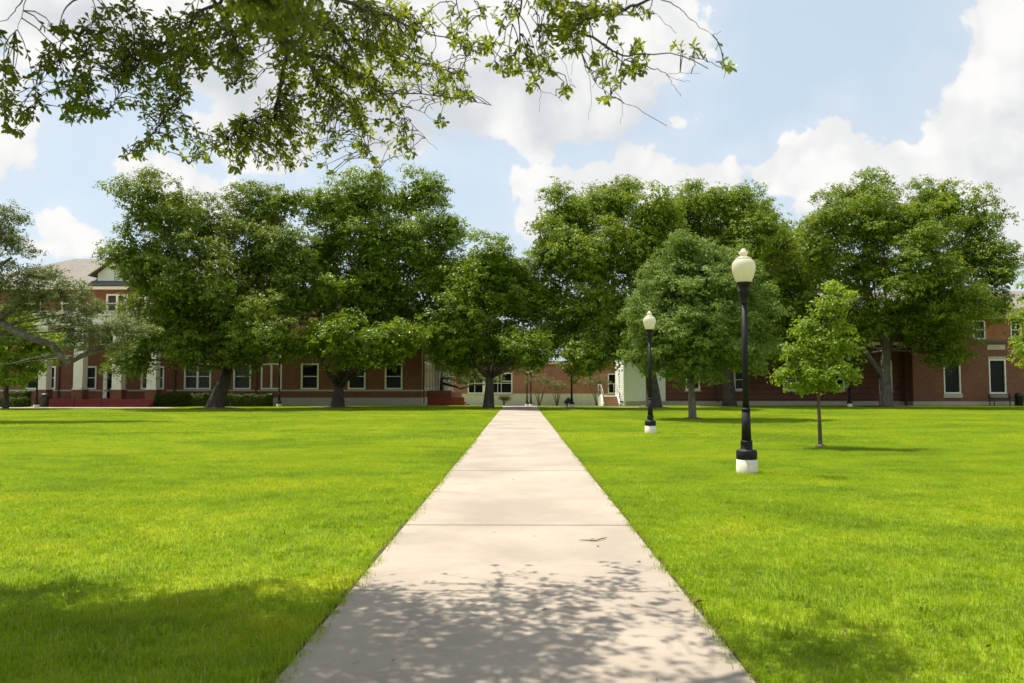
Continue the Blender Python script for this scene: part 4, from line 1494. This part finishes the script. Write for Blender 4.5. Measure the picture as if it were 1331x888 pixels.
def bough(pts, r0, r1, n=7, keep=True):
    q = [Vector(p) for p in pts]
    # resample smoothly (Catmull-Rom)
    out = []
    for i in range(len(q) - 1):
        p0, p1, p2, p3 = q[max(i - 1, 0)], q[i], q[i + 1], q[min(i + 2, len(q) - 1)]
        for k in range(4):
            t = k / 4
            out.append(0.5 * ((2 * p1) + (p2 - p0) * t + (2 * p0 - 5 * p1 + 4 * p2 - p3) * t * t + (3 * p1 - p0 - 3 * p2 + p3) * t ** 3))
    out.append(q[-1])
    out = [p + Vector((random.uniform(-1, 1), random.uniform(-1, 1), random.uniform(-1, 1))) * 0.008 for p in out]
    N = len(out)
    wood.tube(out, [r1 * 0.8 + (r0 * 0.6 - r1 * 0.8) * (1 - i / (N - 1)) ** (6 if r0 > 0.07 else 1.8) for i in range(N)], n)
    if keep:
        skel.extend(out)
    return out


OS = 0.93      # the boughs hang this much nearer than first measured


def P3(l):
    return [at(a, b, y * OS) for a, b, y in l]


a0 = at(338, -40, 4.6 * 0.93)
bough([fork, (-3.6, 3.2, 5.0), a0], 0.16, 0.075)
A = bough(P3([(338, -40, 4.6), (342, 8, 5.0), (370, 54, 5.6), (394, 70, 6.0), (429, 78, 6.5), (483, 112, 7.2), (500, 121, 7.5), (563, 123, 8.0), (620, 132, 8.5), (639, 138, 8.7)]), 0.062, 0.004)
bough(P3([(370, 54, 5.6), (371, 78, 6.2), (359, 135, 6.9), (353, 148, 7.1), (321, 159, 7.3), (297, 181, 7.6), (259, 200, 7.9), (245, 213, 8.0)]), 0.030, 0.004)
bough(P3([(394, 70, 6.0), (413, 103, 6.6), (435, 124, 7.0), (464, 157, 7.5), (480, 200, 7.9), (494, 221, 8.1)]), 0.026, 0.003)
bough(P3([(496, 120, 7.4), (522, 134, 7.7), (551, 148, 7.9), (569, 158, 8.0)]), 0.010, 0.002)
bough(P3([(515, 135, 7.6), (527, 153, 7.7), (548, 174, 7.9), (569, 194, 8.1)]), 0.010, 0.002)
bough(P3([(380, 20, 5.4), (430, 40, 6.2), (460, 54, 6.6), (512, 70, 7.2), (551, 84, 7.6), (590, 95, 8.0), (612, 100, 8.2)]), 0.030, 0.003)
bough(P3([(340, -20, 4.8), (430, -5, 5.6), (500, 20, 6.4), (545, 40, 7.0), (585, 50, 7.3), (605, 62, 7.5)]), 0.040, 0.004)
bough([fork, (-3.9, 3.6, 5.0)] + P3([(262, -40, 5.4), (252, 20, 5.9), (240, 55, 6.2), (236, 90, 6.5), (231, 140, 6.9), (205, 165, 7.2), (185, 186, 7.4), (160, 206, 7.6)]), 0.12, 0.004)
bough(P3([(245, 50, 6.1), (205, 60, 6.4), (170, 90, 6.7), (150, 130, 7.0), (138, 150, 7.1)]), 0.022, 0.003)
bough(P3([(262, -20, 5.5), (300, 40, 6.0), (310, 80, 6.4), (305, 110, 6.7)]), 0.03, 0.003)
bough([fork, (-4.6, 3.8, 5.0)] + P3([(150, -60, 5.6), (92, 0, 5.8), (80, 22, 5.9), (80, 50, 6.0), (72, 85, 6.2), (50, 110, 6.4), (45, 140, 6.6)]), 0.10, 0.003)
bough(P3([(80, 30, 5.9), (105, 60, 6.1), (118, 100, 6.4), (110, 140, 6.6)]), 0.014, 0.003)
bough([fork, (-5.0, 4.0, 5.0)] + P3([(60, -60, 5.4), (30, -5, 5.5), (22, 12, 5.6), (8, 26, 5.7), (-15, 40, 5.9), (-25, 110, 6.3), (5, 150, 6.6)]), 0.08, 0.003)
bough(P3([(34, -5, 5.5), (28, 22, 5.6), (20, 42, 5.7)]), 0.006, 0.002, 5)
# boughs crossing to the right
bough([fork, (-3.0, 2.6, 5.6), (-1.4, 3.6, 5.7)] + P3([(640, -160, 5.0), (690, -45, 5.6), (706, 0, 5.9), (726, 22, 6.1), (741, 41, 6.3), (753, 63, 6.5), (765, 91, 6.8), (779, 112, 7.0), (801, 128, 7.2), (826, 140, 7.4), (866, 164, 7.7)]), 0.14, 0.003)
bough(P3([(726, 22, 6.1), (751, 25, 6.0), (781, 20, 5.8), (812, 12, 5.7), (842, 0, 5.6), (870, -12, 5.5)]), 0.018, 0.012)
bough(P3([(741, 36, 6.2), (755, 41, 6.3), (785, 59, 6.4), (810, 71, 6.5), (842, 70, 6.5), (872, 69, 6.6), (895, 77, 6.6), (921, 88, 6.7)]), 0.022, 0.004)
bough(P3([(888, 74, 6.6), (905, 76, 6.6), (925, 82, 6.7), (941, 88, 6.7), (951, 88, 6.7)]), 0.006, 0.003)
bough(P3([(785, 57, 6.4), (799, 71, 6.5), (818, 89, 6.7), (826, 94, 6.8)]), 0.010, 0.003)
bough(P3([(812, 78, 6.5), (842, 87, 6.6), (858, 91, 6.7), (868, 99, 6.8), (876, 112, 6.9), (885, 125, 7.0)]), 0.009, 0.002)
bough(P3([(866, 97, 6.8), (885, 95, 6.8), (909, 96, 6.9)]), 0.004, 0.0015, 5)
bough(P3([(868, 99, 6.8), (880, 102, 6.8), (897, 107, 6.9)]), 0.004, 0.0015, 5)
bough([at(820, -60, 5.3 * OS)] + P3([(842, -12, 5.6), (858, 0, 5.7), (876, 6, 5.8), (903, 30, 6.0), (925, 45, 6.2), (938, 40, 6.2)]), 0.012, 0.002)
bough(P3([(781, 20, 5.8), (820, 19, 6.0), (852, 18, 6.1), (860, 26, 6.2), (880, 44, 6.3)]), 0.007, 0.002)
bough(P3([(690, -45, 5.6), (679, -8, 5.8), (675, 26, 6.1), (674, 60, 6.4), (665, 83, 6.6), (660, 100, 6.8)]), 0.018, 0.002)
bough(P3([(690, -30, 5.7), (698, 8, 6.0), (701, 52, 6.4), (709, 78, 6.6), (715, 95, 6.7)]), 0.009, 0.002)
bough(P3([(680, 60, 6.4), (694, 98, 6.8), (703, 117, 7.0), (719, 122, 7.1), (730, 131, 7.1)]), 0.006, 0.0015, 5)
bough(P3([(703, 117, 7.0), (702, 130, 7.0), (700, 146, 7.1)]), 0.003, 0.0015, 5)
bough(P3([(600, -30, 6.0), (618, 0, 6.3), (631, 26, 6.6), (636, 44, 6.8), (634, 62, 6.9)]), 0.007, 0.002)
bough(P3([(570, -20, 6.4), (585, 10, 6.7), (610, 32, 7.0)]), 0.006, 0.002, 5)
bough(P3([(665, 30, 6.1), (650, 45, 6.3), (640, 60, 6.5)]), 0.005, 0.002, 5)
bough(P3([(590, -20, 6.3), (600, 30, 6.8), (612, 60, 7.0), (605, 75, 7.2)]), 0.008, 0.002, 5)
for st in ((740, 45), (715, 60), (760, 85), (690, 20), (800, 120), (790, 62)):
    p = at(st[0], st[1], 6.4 * OS)
    q = p + Vector((random.uniform(-.1, .25), random.uniform(0, .4), random.uniform(-.35, -.15)))
    bough([p, (p + q) / 2 + Vector((0.04, 0, 0.03)), q], 0.004, 0.0015, 5, False)

SK = np.array([tuple(p) for p in skel])
LP, LA, LN, LS = [], [], [], []


def whorl(p, d, n, L):
    """A cluster of oval leaves round the end of a twig pointing along d."""
    d = d / np.linalg.norm(d)
    a = np.cross(d, [0.3, 0.5, 0.81]); a /= np.linalg.norm(a)
    b = np.cross(d, a)
    q0 = random.random() * 6.28
    for k in range(n):
        q = q0 + k * 2.4
        spread = random.uniform(0.5, 1.5)
        ax = d * random.uniform(0.25, 1.0) + (a * math.cos(q) + b * math.sin(q)) * spread + np.array([0, 0, -0.30])
        ax /= np.linalg.norm(ax)
        nr = np.cross(ax, np.cross(d + np.array([0, 0, 0.6]), ax)) + np.random.default_rng(k + len(LP)).normal(size=3) * 0.25
        LP.append(p - d * random.uniform(0, 0.07)); LA.append(ax); LN.append(nr); LS.append(L * random.uniform(0.65, 1.2))


# (px, py, rx, ry, depth, whorls): where the boughs carry leaves
blobs = [(100, 70, 32, 45, 6.1, 34), (115, 125, 28, 28, 6.5, 30), (65, 100, 20, 35, 6.3, 12), (90, 148, 35, 10, 6.6, 14), (160, 45, 34, 42, 6.5, 60), (175, 85, 34, 26, 6.7, 46), (130, 145, 10, 8, 7.0, 5),
         (225, 85, 36, 34, 6.5, 60), (245, 45, 40, 30, 6.1, 50), (215, 120, 30, 18, 6.9, 26), (185, 140, 26, 12, 7.1, 16), (225, 150, 20, 14, 7.0, 10), (240, 178, 26, 16, 7.4, 20), (200, 188, 18, 8, 7.4, 10), (175, 200, 14, 8, 7.6, 8),
         (295, 60, 36, 34, 6.2, 56), (310, 90, 24, 22, 6.6, 22), (340, 20, 46, 24, 4.9, 60), (330, 8, 30, 16, 3.7, 30), (390, 14, 30, 18, 4.3, 26), (400, 45, 40, 30, 5.8, 60), (375, 75, 20, 22, 6.2, 24),
         (450, 40, 46, 36, 6.3, 90), (500, 35, 36, 34, 6.6, 70), (520, 60, 26, 24, 7.2, 34), (420, 90, 36, 26, 6.7, 60), (440, 130, 36, 26, 7.1, 56), (480, 90, 36, 24, 7.1, 54), (490, 145, 26, 26, 7.5, 40), (380, 120, 24, 22, 6.9, 30),
         (360, 165, 36, 20, 7.2, 46), (310, 170, 26, 18, 7.4, 26), (330, 200, 26, 16, 7.6, 24), (385, 195, 26, 20, 7.5, 26), (420, 175, 20, 22, 7.3, 22), (290, 190, 20, 14, 7.6, 14), (255, 205, 16, 8, 7.9, 8), (305, 215, 12, 8, 7.8, 6), (360, 215, 20, 8, 7.7, 8), (470, 180, 14, 20, 7.7, 12), (485, 215, 8, 10, 8.0, 5), (430, 218, 14, 8, 7.8, 5),
         (545, 105, 34, 20, 7.8, 34), (590, 115, 24, 16, 8.1, 20), (600, 128, 18, 10, 8.4, 9), (545, 85, 30, 12, 7.6, 14), (515, 180, 14, 18, 7.8, 12), (525, 195, 12, 8, 7.8, 6), (572, 160, 8, 10, 8.0, 4), (585, 95, 16, 8, 8.0, 7),
         (552, 25, 14, 16, 6.9, 12), (595, 30, 16, 16, 6.9, 12), (608, 62, 18, 14, 7.3, 14), (635, 55, 10, 10, 6.8, 7), (628, 20, 12, 10, 6.5, 4), (655, 88, 16, 8, 6.7, 8), (680, 78, 22, 14, 6.5, 16), (660, 20, 16, 16, 6.0, 8), (690, 105, 10, 10, 6.9, 5), (710, 82, 12, 14, 6.6, 10),
         (720, 12, 26, 12, 6.0, 26), (740, 26, 24, 16, 6.1, 26), (715, 50, 16, 16, 6.3, 10), (745, 55, 12, 22, 6.4, 20), (775, 15, 24, 14, 5.9, 14), (752, 10, 24, 10, 5.9, 14), (805, 44, 10, 10, 6.2, 4), (825, 78, 14, 14, 6.5, 12), (822, 94, 10, 8, 6.7, 6), (785, 78, 14, 10, 6.5, 7), (782, 100, 14, 10, 6.9, 8), (800, 106, 10, 8, 7.0, 5), (740, 115, 8, 8, 7.0, 5), (785, 128, 5, 8, 7.1, 3),
         (833, 18, 12, 5, 6.0, 4), (878, 58, 8, 6, 6.6, 2), (902, 62, 12, 8, 6.6, 5), (948, 84, 7, 8, 6.7, 4), (832, 62, 5, 6, 6.5, 2), (810, 10, 8, 6, 5.7, 3),
         (5, 100, 18, 16, 6.2, 16), (12, 130, 14, 12, 6.4, 8), (25, 150, 14, 10, 6.6, 8), (10, 170, 14, 8, 6.7, 6), (0, 40, 6, 8, 5.8, 2), (22, 50, 5, 4, 5.7, 1)]
SUNV = np.array(sd)
for bx_, by_, rx, ry, yd, cnt in blobs:
    for _ in range(int(cnt * 1.15)):
        t = random.random() ** 0.5
        q = random.random() * 6.283
        p = np.array(at(bx_ + 1.22 * rx * t * math.cos(q), by_ + 1.2 * ry * t * math.sin(q), (yd + random.gauss(0, 0.28)) * OS))
        j = int(np.argmin(np.linalg.norm(SK - p, axis=1)))
        s = SK[j]
        dist = np.linalg.norm(p - s)
        if dist > 0.9:
            p = s + (p - s) * 0.9 / dist
        mid = (s + p) / 2 + np.array([random.gauss(0, .03), random.gauss(0, .03), 0.10 * dist])
        pts_ = [s, (s + mid) / 2 + np.array([0, 0, 0.02]), mid, (mid + p) / 2, p]
        wood.tube(pts_, [0.0045, 0.0040, 0.0034, 0.0028, 0.0018], 4, False)
        whorl(p, p - mid + 1e-4, random.randint(5, 8), 0.061)
        if dist > 0.25:
            whorl(np.array(mid), p - s, random.randint(2, 4), 0.055)
wood.build('trunk', M['twig'], ov)
LP, LA, LN, LS = map(np.array, (LP, LA, LN, LS))


def oval_leaves(P, A_, N_, L):
    A_ = unit(A_)
    B_ = unit(np.cross(N_, A_))
    C_ = np.cross(A_, B_)
    W = (L * 0.40)[:, None]
    L = L[:, None]
    st = P + A_ * L * 0.06
    return np.stack([P, st + A_ * L * .38 + B_ * W * .42 + C_ * W * .14, st + A_ * L * .68 + B_ * W * .5 + C_ * W * .10, P + A_ * L * 1.02 - C_ * W * .15,
                     st + A_ * L * .68 - B_ * W * .5 + C_ * W * .10, st + A_ * L * .38 - B_ * W * .42 + C_ * W * .14,
                     st + A_ * L * .5 - C_ * W * 0.02], 1)


V = oval_leaves(LP, LA, LN, LS)
quads_object('foliage', V, M['leaf_over'], ov, 7, [(0, 1, 6), (1, 2, 6), (2, 3, 6), (3, 4, 6), (4, 5, 6), (5, 0, 6)])
# the rest of the crown, above and behind the view
lobes = [((-5.5, 5.2, 6.2), (3.2, 2.6, 1.3)), ((-3.0, 4.6, 6.2), (2.6, 2.2, 1.2)), ((-7.5, 3.0, 6.5), (3.0, 3.0, 1.8)), ((-4.5, 1.0, 7.5), (4.0, 3.5, 1.8)), ((-1.3, 4.2, 6.0), (1.8, 1.6, 0.8)), ((-8, -1, 6.5), (3, 3, 2)), ((-3.5, -2.0, 6.5), (3, 2.5, 1.8)),
         ((-6.8, 6.0, 6.0), (3.0, 1.8, 1.0)), ((0.6, 4.4, 6.2), (1.5, 0.9, 0.5)),
         ((-6.2, 6.4, 6.6), (3.0, 1.5, 0.9)), ((-3.6, 6.3, 6.4), (2.2, 1.3, 0.8)), ((-9, 6.1, 6.8), (2.5, 1.8, 1.2)), ((-0.3, 6.3, 6.3), (0.8, 0.6, 0.35))]
shade = [((-6.2, 6.6, 6.6), (3.0, 1.3, 0.8)), ((-3.9, 6.45, 6.4), (1.9, 1.2, 0.7)), ((-9.0, 6.3, 6.8), (2.5, 1.6, 1.1)), ((-5.5, 5.6, 6.3), (3.0, 1.4, 0.8))]
Vs, Cs = crown_leaves(shade, 420, 150, 0.42, 0.09, flat=0.6, inner=0.5, low=0.9, upb=0.7)
Vb, Cb = crown_leaves(lobes, 1150, 110, 0.42, 0.085, flat=0.6, inner=0.4, low=0.8, upb=0.5)
Vb = np.concatenate([Vb, Vs])
ctr = Vb.mean(1)
u, v, w_ = project(ctr)
out = ~((w_ > 0.2) & (u > -25) & (u < 1360) & (v > -12) & (v < 900))
quads_object('crown', Vb[out], M['leaf_over'], ov)
wd = MB()
for c, r in lobes:
    q = bez(fork, c, (random.uniform(-.5, .5), random.uniform(-.5, .5), 0.4), 7)
    wd.tube(q, [0.13, 0.11, 0.09, 0.075, 0.06, 0.04, 0.02], 8)
wd.build('limb', M['twig'], ov)
